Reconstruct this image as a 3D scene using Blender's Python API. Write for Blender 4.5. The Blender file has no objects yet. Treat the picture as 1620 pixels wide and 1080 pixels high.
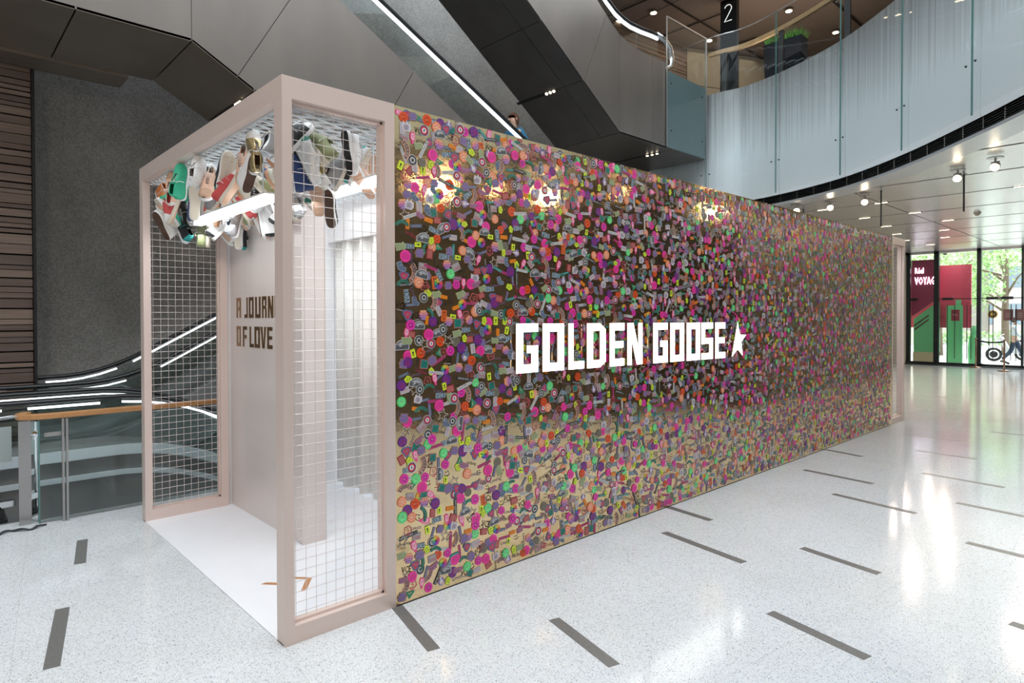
import bpy, bmesh, math, random
import numpy as np
from mathutils import Vector, Matrix, Euler
PI = math.pi
R = math.radians
rnd = random.Random(7)
scene = bpy.context.scene
COL = scene.collection

# ------------------------------------------------------------------ camera
CF, CYAW, CPITCH, CROLL = 1002.3357, 0.8282640, -0.0128941, -0.0020081
CPOS = Vector((-1.4057472, -3.2004586, 1.7380150))
CSX, CSY = -20.25161, -26.64955
fwd = Vector((math.cos(CYAW) * math.cos(CPITCH), math.sin(CYAW) * math.cos(CPITCH), math.sin(CPITCH)))
rgt0 = Vector((math.sin(CYAW), -math.cos(CYAW), 0))
up0 = rgt0.cross(fwd)
rgt = rgt0 * math.cos(CROLL) + up0 * math.sin(CROLL)
upv = -rgt0 * math.sin(CROLL) + up0 * math.cos(CROLL)
cam = bpy.data.cameras.new('camera')
cam.lens = CF / 1620 * 36
cam.sensor_width = 36
cam.sensor_fit = 'HORIZONTAL'
cam.shift_x = -CSX / 1620
cam.shift_y = CSY / 1620
cam.clip_start = 0.05
cam.clip_end = 200
camo = bpy.data.objects.new('camera', cam)
COL.objects.link(camo)
M = Matrix((rgt, upv, -fwd)).transposed().to_4x4()
M.translation = CPOS
camo.matrix_world = M
scene.camera = camo


def at(u, v, ax, val):
    """the point on the plane (axis ax = val) seen at pixel u, v of the photograph"""
    d = fwd + rgt * ((u - 810 - CSX) / CF) - upv * ((v - 540 - CSY) / CF)
    return CPOS + d * ((val - CPOS[ax]) / d[ax])


# ------------------------------------------------------------------ world, lights, exposure
W = bpy.data.worlds.new('world')
scene.world = W
W.use_nodes = True
bg = W.node_tree.nodes['Background']
bg.inputs[0].default_value = (0.85, 0.93, 1.0, 1)
bg.inputs[1].default_value = 2.3
scene.view_settings.view_transform = 'Standard'
scene.view_settings.look = 'None'
scene.view_settings.gamma = 1
scene.view_settings.use_curve_mapping = False
scene.view_settings.exposure = 0.15


def light(kind, name, loc, power, color=(1, 1, 1), size=1.0, size_y=None, target=None, angle=None, blend=0.5):
    d = bpy.data.lights.new(name, kind)
    d.energy = power
    d.color = color
    if kind == 'AREA':
        d.size = size
        if size_y:
            d.shape = 'RECTANGLE'
            d.size_y = size_y
    else:
        d.shadow_soft_size = size
    if kind == 'SPOT':
        d.spot_size = angle or R(60)
        d.spot_blend = blend
    o = bpy.data.objects.new(name, d)
    o.location = loc
    if target is not None:
        o.rotation_euler = (Vector(target) - Vector(loc)).to_track_quat('-Z', 'Y').to_euler()
    COL.objects.link(o)
    return o


light('AREA', 'skylight', (2.0, -2.6, 13.5), 760, (0.88, 0.95, 1.0), 11, 6, target=(2.5, -1.6, 0))


light('AREA', 'street_daylight', (38, 0, 17), 16000, (0.97, 0.99, 1.0), 16, 24, target=(33, 0, 0))


# ------------------------------------------------------------------ materials
def mat(name, color, rough=0.5, metal=0.0, emit=None, strength=0.0, spec=None, coat=None):
    m = bpy.data.materials.new(name)
    m.use_nodes = True
    b = m.node_tree.nodes['Principled BSDF']
    b.inputs['Base Color'].default_value = (*color, 1)
    b.inputs['Roughness'].default_value = rough
    b.inputs['Metallic'].default_value = metal
    if spec is not None:
        b.inputs['Specular IOR Level'].default_value = spec
    if coat is not None:
        b.inputs['Coat Weight'].default_value = coat
        b.inputs['Coat Roughness'].default_value = 0.1
    if emit:
        b.inputs['Emission Color'].default_value = (*emit, 1)
        b.inputs['Emission Strength'].default_value = strength
    return m


def nodes(m):
    return m.node_tree.nodes, m.node_tree.links, m.node_tree.nodes['Principled BSDF']


def coord(m, scale=(1, 1, 1), rot=(0, 0, 0)):
    n, l, b = nodes(m)
    g = n.new('ShaderNodeNewGeometry')
    mp = n.new('ShaderNodeMapping')
    mp.inputs['Scale'].default_value = scale
    mp.inputs['Rotation'].default_value = rot
    l.new(g.outputs['Position'], mp.inputs['Vector'])
    return mp.outputs['Vector']


def ramp(m, src, stops, interp='LINEAR'):
    n, l, b = nodes(m)
    r = n.new('ShaderNodeValToRGB')
    r.color_ramp.interpolation = interp
    e = r.color_ramp.elements
    while len(e) < len(stops):
        e.new(0.5)
    for q, (p, c) in zip(e, stops):
        q.position = p
        q.color = (*c, 1) if len(c) == 3 else c
    l.new(src, r.inputs[0])
    return r.outputs[0]


def noise(m, vec, scale, detail=3, rough=0.5):
    n, l, b = nodes(m)
    t = n.new('ShaderNodeTexNoise')
    t.inputs['Scale'].default_value = scale
    t.inputs['Detail'].default_value = detail
    t.inputs['Roughness'].default_value = rough
    l.new(vec, t.inputs['Vector'])
    return t.outputs['Fac']


def mixc(m, fac, a, b_, blend='MIX'):
    n, l, b = nodes(m)
    x = n.new('ShaderNodeMix')
    x.data_type = 'RGBA'
    x.blend_type = blend
    for sock, v in ((x.inputs[0], fac), (x.inputs[6], a), (x.inputs[7], b_)):
        if isinstance(v, (int, float)):
            sock.default_value = v
        elif isinstance(v, tuple):
            sock.default_value = (*v, 1)
        else:
            l.new(v, sock)
    return x.outputs[2]


def bump(m, src, strength=0.2, dist=0.01):
    n, l, b = nodes(m)
    x = n.new('ShaderNodeBump')
    x.inputs['Strength'].default_value = strength
    x.inputs['Distance'].default_value = dist
    l.new(src, x.inputs['Height'])
    l.new(x.outputs[0], b.inputs['Normal'])


def noisy(name, color, rough, metal=0.0, var=0.15, scale=3.0, stretch=(1, 1, 1), **k):
    m = mat(name, color, rough, metal, **k)
    n, l, b = nodes(m)
    f = noise(m, coord(m, stretch), scale, 4)
    lo = tuple(c * (1 - var) for c in color)
    hi = tuple(min(1, c * (1 + var)) for c in color)
    l.new(ramp(m, f, [(0.3, lo), (0.7, hi)]), b.inputs['Base Color'])
    return m


def glass_mat(name, tint=(0.93, 0.98, 0.97), refl=1.0, rough=0.0):
    m = bpy.data.materials.new(name)
    m.use_nodes = True
    n, l = m.node_tree.nodes, m.node_tree.links
    n.clear()
    o = n.new('ShaderNodeOutputMaterial')
    t = n.new('ShaderNodeBsdfTransparent')
    t.inputs[0].default_value = (*tint, 1)
    g = n.new('ShaderNodeBsdfGlossy')
    g.inputs['Roughness'].default_value = rough
    g.inputs[0].default_value = (0.95, 1, 1, 1)
    f = n.new('ShaderNodeFresnel')
    f.inputs[0].default_value = 1.45
    mu = n.new('ShaderNodeMath')
    mu.operation = 'MULTIPLY'
    mu.inputs[1].default_value = refl
    l.new(f.outputs[0], mu.inputs[0])
    x = n.new('ShaderNodeMixShader')
    l.new(mu.outputs[0], x.inputs[0])
    l.new(t.outputs[0], x.inputs[1])
    l.new(g.outputs[0], x.inputs[2])
    l.new(x.outputs[0], o.inputs[0])
    return m


# terrazzo
m_terrazzo = mat('terrazzo', (0.8, 0.82, 0.84), 0.12)
n_, l_, b_ = nodes(m_terrazzo)
v_ = coord(m_terrazzo)
vo = n_.new('ShaderNodeTexVoronoi')
vo.inputs['Scale'].default_value = 210
l_.new(v_, vo.inputs['Vector'])
sep = n_.new('ShaderNodeSeparateColor')
l_.new(vo.outputs['Color'], sep.inputs[0])
chips = ramp(m_terrazzo, sep.outputs[0], [(0.0, (0.28, 0.31, 0.33)), (0.05, (0.46, 0.48, 0.50)), (0.11, (0.64, 0.665, 0.685)),
                                          (0.42, (0.72, 0.74, 0.76)), (0.90, (0.68, 0.65, 0.60)), (0.96, (0.80, 0.815, 0.83))], 'CONSTANT')
big = ramp(m_terrazzo, noise(m_terrazzo, v_, 0.9, 4, 0.6), [(0.35, (1, 1, 1)), (0.75, (0.93, 0.915, 0.89))])
base = mixc(m_terrazzo, 1.0, chips, big, 'MULTIPLY')
br = n_.new('ShaderNodeTexBrick')
br.offset = 0.0
br.inputs['Scale'].default_value = 1
br.inputs['Mortar Size'].default_value = 0.0012
br.inputs['Mortar Smooth'].default_value = 0
br.inputs['Brick Width'].default_value = 1.17
br.inputs['Row Height'].default_value = 0.75
br.inputs['Color1'].default_value = (1, 1, 1, 1)
br.inputs['Color2'].default_value = (0.975, 0.98, 0.985, 1)
br.inputs['Mortar'].default_value = (0.78, 0.75, 0.70, 1)
l_.new(coord(m_terrazzo, (1, 1, 1), (0, 0, R(7.5))), br.inputs['Vector'])
l_.new(mixc(m_terrazzo, 1.0, base, br.outputs['Color'], 'MULTIPLY'), b_.inputs['Base Color'])

m_inlay = noisy('inlay_steel', (0.19, 0.185, 0.175), 0.38, 0.25, 0.12, 60)
m_frame = noisy('frame_paint', (0.78, 0.64, 0.58), 0.38, 0.25, 0.03, 30, (20, 20, 1))
m_wire = mat('wire_paint', (0.80, 0.73, 0.70), 0.35, 0.3)
m_white = mat('white_paint', (0.86, 0.86, 0.87), 0.5)
m_carpet = noisy('white_floor_vinyl', (0.86, 0.86, 0.89), 0.32, 0, 0.012, 6)
m_partition = noisy('partition_satin', (0.77, 0.69, 0.655), 0.3, 0.15, 0.03, 1.2, (1, 1, 3))
m_galv = mat('galvanised_mesh', (0.78, 0.81, 0.83), 0.4, 0.5)
m_curtain = mat('curtain_cloth', (0.90, 0.89, 0.85), 0.9)
m_black = mat('black', (0.012, 0.012, 0.013), 0.4)
m_dark = mat('dark_metal', (0.05, 0.05, 0.05), 0.4, 0.6)
m_steel = noisy('brushed_steel', (0.50, 0.49, 0.48), 0.3, 0.9, 0.06, 40, (1, 1, 20))
m_chrome = mat('chrome', (0.8, 0.82, 0.84), 0.12, 1.0)
m_oak = noisy('oak_rail', (0.50, 0.25, 0.10), 0.35, 0, 0.12, 8, (2, 20, 20))
m_oak2 = noisy('pale_oak_rail', (0.46, 0.31, 0.16), 0.4, 0, 0.1, 8)
m_glass = glass_mat('clear_glass', (0.86, 0.93, 0.92))
m_glass_w = glass_mat('cladding_glass', (0.97, 0.99, 0.995), 0.6)
m_glass_edge = mat('glass_edge', (0.10, 0.22, 0.21), 0.1)
m_mirror_letter = noisy('bronze_mirror', (0.30, 0.19, 0.09), 0.2, 0.9, 0.2, 40, (1, 4, 20))
m_copper = mat('copper_foil', (0.72, 0.36, 0.17), 0.35, 0.6)
m_led = mat('led_tube', (1, 1, 1), 0.5, emit=(0.95, 0.98, 1), strength=5)
m_sign = mat('sign_white', (1, 1, 1), 0.5, emit=(1, 0.96, 0.90), strength=3.6)
m_sign_side = mat('sign_housing', (0.42, 0.27, 0.16), 0.3, 0.6)
m_lit = mat('rail_light', (1, 1, 1), 0.5, emit=(0.90, 0.95, 1.0), strength=2.2)
m_lit_w = mat('warm_lamp', (1, 1, 1), 0.5, emit=(1, 0.80, 0.55), strength=14)
m_lit_b = mat('bright_spot_lens', (1, 1, 1), 0.5, emit=(1, 0.76, 0.50), strength=24)
m_lit_n = mat('narrow_lamp', (1, 1, 1), 0.5, emit=(1, 0.84, 0.60), strength=6)
m_rubber = mat('handrail_rubber', (0.012, 0.012, 0.013), 0.3)


def cladding(name, c, rough, metal):
    m = noisy(name, c, rough, metal, 0.10, 1.3, (1.5, 1.5, 0.6))
    n, l, b = nodes(m)
    f = noise(m, coord(m, (30, 30, 0.6)), 3, 2)
    bump(m, f, 0.05, 0.01)
    return m


m_clad = cladding('bronze_steel_cladding', (0.19, 0.168, 0.15), 0.38, 0.5)
m_soffit = cladding('soffit_cladding', (0.25, 0.21, 0.17), 0.32, 0.6)
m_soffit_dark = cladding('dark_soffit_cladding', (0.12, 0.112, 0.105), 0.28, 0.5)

# gold mirror film
m_gold = mat('gold_mirror_film', (0.84, 0.64, 0.36), 0.085, 0.95)
n_, l_, b_ = nodes(m_gold)
f_ = noise(m_gold, coord(m_gold), 26, 3, 0.6)
bump(m_gold, f_, 0.09, 0.005)
f2 = noise(m_gold, coord(m_gold), 3.5, 4)
l_.new(ramp(m_gold, f2, [(0.3, (0.82, 0.60, 0.33)), (0.7, (0.92, 0.71, 0.43))]), b_.inputs['Base Color'])

# sticker print: colour from the printed faces
m_sticker = mat('sticker_print', (1, 1, 1), 0.32)
n_, l_, b_ = nodes(m_sticker)
ca = n_.new('ShaderNodeVertexColor')
ca.layer_name = 'print'
l_.new(ca.outputs[0], b_.inputs['Base Color'])

# mosaic
m_mosaic = mat('grey_mosaic', (0.2, 0.2, 0.2), 0.3, 0.15)
n_, l_, b_ = nodes(m_mosaic)
br = n_.new('ShaderNodeTexBrick')
br.offset = 0.0
br.inputs['Scale'].default_value = 1
br.inputs['Mortar Size'].default_value = 0.0016
br.inputs['Mortar Smooth'].default_value = 0.0
br.inputs['Bias'].default_value = 0.0
br.inputs['Brick Width'].default_value = 0.022
br.inputs['Row Height'].default_value = 0.022
br.inputs['Color1'].default_value = (0.175, 0.165, 0.15, 1)
br.inputs['Color2'].default_value = (0.30, 0.285, 0.265, 1)
br.inputs['Mortar'].default_value = (0.34, 0.325, 0.305, 1)
l_.new(coord(m_mosaic, (1, 1, 1), (R(90), 0, 0)), br.inputs['Vector'])
tone = ramp(m_mosaic, noise(m_mosaic, coord(m_mosaic), 1.4, 4, 0.65), [(0.3, (0.80, 0.79, 0.78)), (0.7, (1.1, 1.1, 1.1))])
l_.new(mixc(m_mosaic, 1.0, br.outputs['Color'], tone, 'MULTIPLY'), b_.inputs['Base Color'])
bump(m_mosaic, br.outputs['Fac'], 0.4, 0.003)

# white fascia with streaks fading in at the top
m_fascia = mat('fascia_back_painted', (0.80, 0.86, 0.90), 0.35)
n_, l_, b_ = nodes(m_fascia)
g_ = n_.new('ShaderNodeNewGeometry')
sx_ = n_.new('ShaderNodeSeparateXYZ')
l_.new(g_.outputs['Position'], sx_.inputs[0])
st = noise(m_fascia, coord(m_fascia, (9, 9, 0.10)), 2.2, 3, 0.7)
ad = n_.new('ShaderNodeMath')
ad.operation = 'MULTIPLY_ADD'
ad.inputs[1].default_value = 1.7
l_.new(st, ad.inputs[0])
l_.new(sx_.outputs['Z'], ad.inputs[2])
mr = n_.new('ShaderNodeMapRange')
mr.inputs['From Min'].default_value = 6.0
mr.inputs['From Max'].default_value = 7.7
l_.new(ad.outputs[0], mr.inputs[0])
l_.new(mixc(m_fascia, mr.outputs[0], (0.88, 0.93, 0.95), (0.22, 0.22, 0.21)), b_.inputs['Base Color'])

m_ceil_metal = noisy('ceiling_metal_panel', (0.82, 0.80, 0.78), 0.26, 0.7, 0.04, 2)
m_ring = mat('ceiling_ring_metal', (0.60, 0.62, 0.64), 0.3, 0.5)
m_ceil2 = noisy('upper_ceiling_panel', (0.30, 0.235, 0.20), 0.5, 0, 0.05, 1)
m_tan = noisy('tan_wall_panel', (0.36, 0.33, 0.25), 0.35, 0, 0.06, 1)
m_shop = noisy('dark_shopfront', (0.045, 0.032, 0.024), 0.3, 0.1, 0.4, 0.8)
m_slate = noisy('lower_slab', (0.16, 0.16, 0.155), 0.5, 0.1, 0.15, 2)


# ------------------------------------------------------------------ mesh helpers
class MB:
    def __init__(s):
        s.v, s.f, s.m, s.sm, s.c = [], [], [], [], []
        s.mi = 0
        s.col = (1, 1, 1)
        s.smooth = False

    def add(s, vs, fs):
        o = len(s.v)
        s.v += [tuple(x) for x in vs]
        for f in fs:
            s.f.append(tuple(i + o for i in f))
            s.m.append(s.mi)
            s.sm.append(s.smooth)
            s.c.append(s.col)

    def box(s, x0, x1, y0, y1, z0, z1):
        vs = [(x, y, z) for z in (z0, z1) for y in (y0, y1) for x in (x0, x1)]
        s.add(vs, [(0, 2, 3, 1), (4, 5, 7, 6), (0, 1, 5, 4), (2, 6, 7, 3), (0, 4, 6, 2), (1, 3, 7, 5)])

    def obox(s, c, ax, ay, az):
        """box about c with half-axis vectors"""
        c, ax, ay, az = map(Vector, (c, ax, ay, az))
        vs = [c + ax * i + ay * j + az * k for k in (-1, 1) for j in (-1, 1) for i in (-1, 1)]
        s.add(vs, [(0, 2, 3, 1), (4, 5, 7, 6), (0, 1, 5, 4), (2, 6, 7, 3), (0, 4, 6, 2), (1, 3, 7, 5)])

    def prism(s, pts, off):
        """polygon pts extruded by the vector off"""
        n = len(pts)
        off = Vector(off)
        vs = [Vector(p) for p in pts] + [Vector(p) + off for p in pts]
        s.add(vs, [tuple(range(n)), tuple(range(2 * n - 1, n - 1, -1))] + [(i, i + n, (i + 1) % n + n, (i + 1) % n) for i in range(n)])

    def poly(s, pts):
        s.add(pts, [tuple(range(len(pts)))])

    def tube(s, path, r, n=8, cap=True, ry=None):
        path = [Vector(p) for p in path]
        rs = r if isinstance(r, (list, tuple)) else [r] * len(path)
        vs, fs = [], []
        up = None
        for i, p in enumerate(path):
            a = path[max(0, i - 1)]
            b = path[min(len(path) - 1, i + 1)]
            t = (b - a).normalized()
            if up is None:
                up = Vector((0, 0, 1)) if abs(t.z) < 0.9 else Vector((1, 0, 0))
            sd = t.cross(up).normalized()
            up = sd.cross(t).normalized()
            for k in range(n):
                an = 2 * PI * k / n
                vs.append(p + sd * math.cos(an) * rs[i] + up * math.sin(an) * (rs[i] if ry is None else ry))
        for i in range(len(path) - 1):
            for k in range(n):
                fs.append((i * n + k, i * n + (k + 1) % n, (i + 1) * n + (k + 1) % n, (i + 1) * n + k))
        if cap:
            fs.append(tuple(range(n - 1, -1, -1)))
            fs.append(tuple(range((len(path) - 1) * n, len(path) * n)))
        s.add(vs, fs)

    def ribbon(s, path, w, h):
        """rectangular section swept along a path; w across (horizontal), h vertical"""
        path = [Vector(p) for p in path]
        vs, fs = [], []
        for i, p in enumerate(path):
            t = (path[min(len(path) - 1, i + 1)] - path[max(0, i - 1)]).normalized()
            sd = Vector((t.y, -t.x, 0)).normalized() * w / 2
            u = sd.cross(t).normalized() * h / 2
            vs += [p - sd - u, p + sd - u, p + sd + u, p - sd + u]
        for i in range(len(path) - 1):
            for k in range(4):
                fs.append((i * 4 + k, i * 4 + (k + 1) % 4, (i + 1) * 4 + (k + 1) % 4, (i + 1) * 4 + k))
        fs.append((3, 2, 1, 0))
        e = (len(path) - 1) * 4
        fs.append((e, e + 1, e + 2, e + 3))
        s.add(vs, fs)

    def lathe(s, c, prof, n=16):
        c = Vector(c)
        vs, fs = [], []
        for r, z in prof:
            for k in range(n):
                an = 2 * PI * k / n
                vs.append(c + Vector((r * math.cos(an), r * math.sin(an), z)))
        for i in range(len(prof) - 1):
            for k in range(n):
                fs.append((i * n + k, i * n + (k + 1) % n, (i + 1) * n + (k + 1) % n, (i + 1) * n + k))
        fs.append(tuple(range(n - 1, -1, -1)))
        fs.append(tuple(range((len(prof) - 1) * n, len(prof) * n)))
        s.add(vs, fs)

    def mesh(s, name, mats, colors=False):
        me = bpy.data.meshes.new(name)
        me.from_pydata(s.v, [], s.f)
        for m in (mats if isinstance(mats, (list, tuple)) else [mats]):
            me.materials.append(m)
        me.polygons.foreach_set('material_index', s.m)
        me.polygons.foreach_set('use_smooth', s.sm)
        if colors:
            a = me.color_attributes.new('print', 'FLOAT_COLOR', 'CORNER')
            arr = []
            for f, c in zip(s.f, s.c):
                arr += [c[0], c[1], c[2], 1.0] * len(f)
            a.data.foreach_set('color', arr)
        me.update()
        return me

    def build(s, name, mats, parent=None, colors=False, bevel=0):
        o = bpy.data.objects.new(name, s.mesh(name, mats, colors))
        COL.objects.link(o)
        if parent:
            link_parent(o, parent)
        if bevel:
            b = o.modifiers.new('bevel', 'BEVEL')
            b.width = bevel
            b.segments = 2
            b.limit_method = 'ANGLE'
        return o


def world_loc(p):
    v = Vector(p.location)
    return v + world_loc(p.parent) if p.parent else v


def link_parent(o, parent):
    """parents are only ever translated while building, so shift by their place"""
    o.parent = parent
    o.location = Vector(o.location) - world_loc(parent)


def tag(o, label=None, cat=None, group=None, kind=None):
    if label:
        o['label'] = label
    if cat:
        o['category'] = cat
    if group:
        o['group'] = group
    if kind:
        o['kind'] = kind
    return o


def thing(name, label, cat, loc=(0, 0, 0), group=None, kind=None):
    o = bpy.data.objects.new(name, None)
    o.empty_display_size = 0.1
    o.location = loc
    COL.objects.link(o)
    return tag(o, label, cat, group, kind)


def struct(o):
    o['kind'] = 'structure'
    return o


def copy_tree(o, parent=None):
    c = o.copy()
    COL.objects.link(c)
    c.parent = parent
    for ch in list(o.children):
        copy_tree(ch, c)
    return c


# ================================================================== THE SETTING
# ---- edge of the atrium opening (centre line measured from the photograph, closed round the back)
ctrl = [(12.0, 9.0), (11.85, 7.0), (11.48, 4.15), (11.55, 3.2), (11.25, 2.15), (10.72, 1.1), (10.1, 0.3), (9.38, -0.45), (8.5, -1.22), (7.6, -1.95),
        (6.2, -3.0), (4.4, -4.05), (2.2, -4.9), (0.0, -5.4), (-2.6, -5.4), (-5.2, -4.6), (-7.2, -2.8), (-8.1, -0.2), (-8.2, 2.8), (-8.2, 6.8)]


def catmull(P, k=8):
    out = []
    for i in range(1, len(P) - 2):
        p0, p1, p2, p3 = [Vector(q) for q in P[i - 1:i + 3]]
        for j in range(k):
            t = j / k
            out.append(0.5 * ((2 * p1) + (p2 - p0) * t + (2 * p0 - 5 * p1 + 4 * p2 - p3) * t * t + (3 * p1 - p0 - 3 * p2 + p3) * t ** 3))
    out.append(Vector(P[-2]))
    return out


edge = catmull(ctrl, 12)
seg = [0.0]
for a, b in zip(edge, edge[1:]):
    seg.append(seg[-1] + (b - a).length)
ELEN = seg[-1]


def epos(s):
    s = min(max(s, 0), ELEN - 1e-6)
    i = max(0, min(len(seg) - 2, int(np.searchsorted(seg, s)) - 1))
    t = (s - seg[i]) / (seg[i + 1] - seg[i])
    p = edge[i].lerp(edge[i + 1], t)
    a = edge[max(0, i - 1)]
    b = edge[min(len(edge) - 1, i + 2)]
    d = (b - a).normalized()
    return p, Vector((-d.y, d.x))           # outward normal (away from the opening)


def epath(s0, s1, off, z, step=0.2):
    n = max(2, int(abs(s1 - s0) / step) + 1)
    out = []
    for i in range(n + 1):
        p, nn = epos(s0 + (s1 - s0) * i / n)
        q = p + nn * off
        out.append(Vector((q.x, q.y, z)))
    return out


# sanity: outward normal must point away from the middle of the opening
if (epos(ELEN * 0.3)[0] - Vector((2, 0))).dot(epos(ELEN * 0.3)[1]) < 0:
    _e = epos

    def epos(s):
        p, n = _e(s)
        return p, -n

# s of the seam that stands at x=1117 px
S0 = min(range(len(edge)), key=lambda i: (edge[i] - Vector((11.48, 4.05))).length)
S0 = seg[S0]


def strip(mb, s0, s1, off0, z0, off1, z1, step=0.25):
    a = epath(s0, s1, off0, z0, step)
    b = epath(s0, s1, off1, z1, step)
    n = len(a)
    mb.add(a + b, [(i, i + 1, n + i + 1, n + i) for i in range(n - 1)])


ZB, ZT, ZC = 4.17, 6.60, 4.0      # fascia bottom / top, ceiling height

# ---- floor
mb = MB()
mb.box(-9, 9.9, -12, 3.46, -0.3, 0)
mb.box(9.9, 25.2, -12, 8, -0.3, 0)
mb.box(-9, -0.78, 3.46, 3.52, -0.3, 0)
floor = struct(mb.build('floor', m_terrazzo))
inlays = [((.695, .0), (.56, -.55)), ((1.27, -.745), (1.13, -1.28)), ((-.475, 2.635), (-.58, 2.08)), ((-.785, 1.34), (-.935, .60)),
          ((3.0, -.355), (2.87, -1.09)), ((3.46, -1.25), (3.35, -1.8)), ((2.26, -1.55), (2.13, -2.11)), ((5.95, -.27), (5.86, -1.0)),
          ((5.16, -.86), (5.04, -1.59)), ((5.69, -1.75), (5.6, -2.5)), ((4.5, -2.06), (4.4, -2.8)), ((6.76, -1.22), (6.67, -1.95)),
          ((3.615, -.0), (3.55, -.46)), ((7.27, .0), (7.17, -.47)), ((8.07, -.82), (8.02, -1.47)), ((9.21, -.39), (9.25, -1.07)),
          ((3.13, -2.53), (3.02, -3.1)), ((10.4, -1.2), (10.42, -1.9)), ((12.1, .2), (12.2, -.5)), ((13.2, -1.3), (13.3, -2.0)),
          ((14.6, .9), (14.7, .2)), ((16.6, -.6), (16.7, -1.3)), ((5.0, -3.4), (4.9, -4.0)), ((1.2, -3.2), (1.0, -3.8)), ((2.9, -4.2), (2.8, -4.8)),
          ((7.3, -3.3), (7.2, -4.0)), ((-2.4, 2.0), (-2.6, 1.4)), ((-2.2, .4), (-2.4, -.2)), ((9.6, -3.0), (9.6, -3.7))]
for a, b in inlays:
    a, b = Vector((*a, 0)), Vector((*b, 0))
    d = (b - a).normalized()
    sd = Vector((d.y, -d.x, 0)) * 0.036
    mb = MB()
    # ends cut on the slab's own joint direction
    sk = Vector((0.012, 0, 0))
    mb.prism([a - sd, a + sd, b + sd, b - sd], (0, 0, 0.0012))
    mb.build('inlay_strip', m_inlay, floor)

# ---- fascia around the opening: one panel after the other
fascia = struct(thing('wall_fascia', None, None))
balustrade = thing('glass_balustrade', 'curved frameless glass balustrade with pale wooden handrail above the white fascia', 'balustrade')
PL = 1.665
k0 = -int(S0 / PL)
k1 = int((ELEN - S0) / PL)
for k in range(k0, k1):
    s0, s1 = S0 + k * PL + 0.006, S0 + (k + 1) * PL - 0.006
    a = epath(s0, s1, 0.0, ZB)
    b = epath(s0, s1, 0.03, ZB)
    mb = MB()
    n = len(a)
    top = [Vector((p.x, p.y, ZT)) for p in a]
    topb = [Vector((p.x, p.y, ZT)) for p in b]
    mb.add(a + top + b + topb, [(i, i + 1, n + i + 1, n + i) for i in range(n - 1)] + [(2 * n + i, 3 * n + i, 3 * n + i + 1, 2 * n + i + 1) for i in range(n - 1)] +
           [(n + i, n + i + 1, 3 * n + i + 1, 3 * n + i) for i in range(n - 1)] + [(i, 2 * n + i, 2 * n + i + 1, i + 1) for i in range(n - 1)] +
           [(0, n, 3 * n, 2 * n), (n - 1, 3 * n - 1, 4 * n - 1, 2 * n - 1)])
    mb.smooth = False
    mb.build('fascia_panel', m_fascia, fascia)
    if -3 <= k <= 9:
        # glass leaf in front, standing up past the floor edge
        mb = MB()
        strip(mb, s0 + 0.006, s1 - 0.006, -0.10, ZB + 0.05, -0.10, 7.78)
        gl = mb.build('glass_panel', m_glass_w, balustrade)
        mb = MB()
        for ss in (s0, s1):
            p, nn = epos(ss + (0.004 if ss == s0 else -0.004))
            q = p - nn * 0.10
            t = Vector((nn.y, -nn.x, 0))
            mb.obox((q.x, q.y, (ZB + 7.83) / 2), t * 0.0022, Vector((nn.x, nn.y, 0)) * 0.006, Vector((0, 0, (7.78 - ZB) / 2)))
        mb.build('glass_edge', m_glass_edge, gl)
        for ss in (s0 + 0.09, s1 - 0.09):
            p, nn = epos(ss)
            for z in (4.83, 6.35, 7.25):
                q = p - nn * 0.115
                n3 = Vector((nn.x, nn.y, 0))
                mb = MB()
                mb.tube([Vector((q.x, q.y, z)) - n3 * 0.012, Vector((q.x, q.y, z)) + n3 * 0.005], 0.014, 8)
                mb.build('bolt', m_dark if z < 5 else m_steel, balustrade)
mb = MB()
mb.ribbon(epath(S0 - 0.0, S0 + 10 * PL, 0.03, 7.47), 0.07, 0.085)
mb.build('wooden_handrail', m_oak2, balustrade)
mb = MB()
mb.ribbon(epath(S0 - 0.0, S0 + 10 * PL, -0.10, 7.79), 0.02, 0.02)
mb.build('top_cap', m_steel, balustrade)
for k in range(0, 10):
    p, nn = epos(S0 + k * PL + 0.35 if k == 0 else S0 + k * PL)
    mb = MB()
    q = p + nn * 0.03
    mb.box(q.x - 0.02, q.x + 0.02, q.y - 0.05, q.y + 0.05, 6.6, 7.44)
    mb.build('post', m_dark, balustrade)

# ---- black vent slot, ring and ceiling below
vent = struct(thing('trim_1', None, None))
mb = MB()
strip(mb, 0, ELEN, 0.10, ZC, 0.10, ZB + 0.02)
strip(mb, 0, ELEN, 0.0, ZB, 0.12, ZB)
mb.build('vent_back', m_black, vent)
for i in range(5):
    mb = MB()
    mb.ribbon(epath(S0 - 1.5, S0 + 9 * PL, 0.045, ZC + 0.03 + i * 0.03), 0.05, 0.007)
    mb.build('vent_blade', m_dark, vent)
s = S0
while s < S0 + 9 * PL:
    p, nn = epos(s)
    mb = MB()
    mb.box(p.x + nn.x * .03 - .004, p.x + nn.x * .03 + .004, p.y + nn.y * .03 - .004, p.y + nn.y * .03 + .004, ZC, ZB)
    mb.build('vent_divider', m_steel, vent)
    s += PL / 4
mb = MB()
strip(mb, 0, ELEN, 0.02, ZC - 0.03, 0.46, ZC - 0.03)
strip(mb, 0, ELEN, 0.02, ZC + 0.012, 0.02, ZC - 0.03)
ring = struct(mb.build('trim_2', m_ring))

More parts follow.
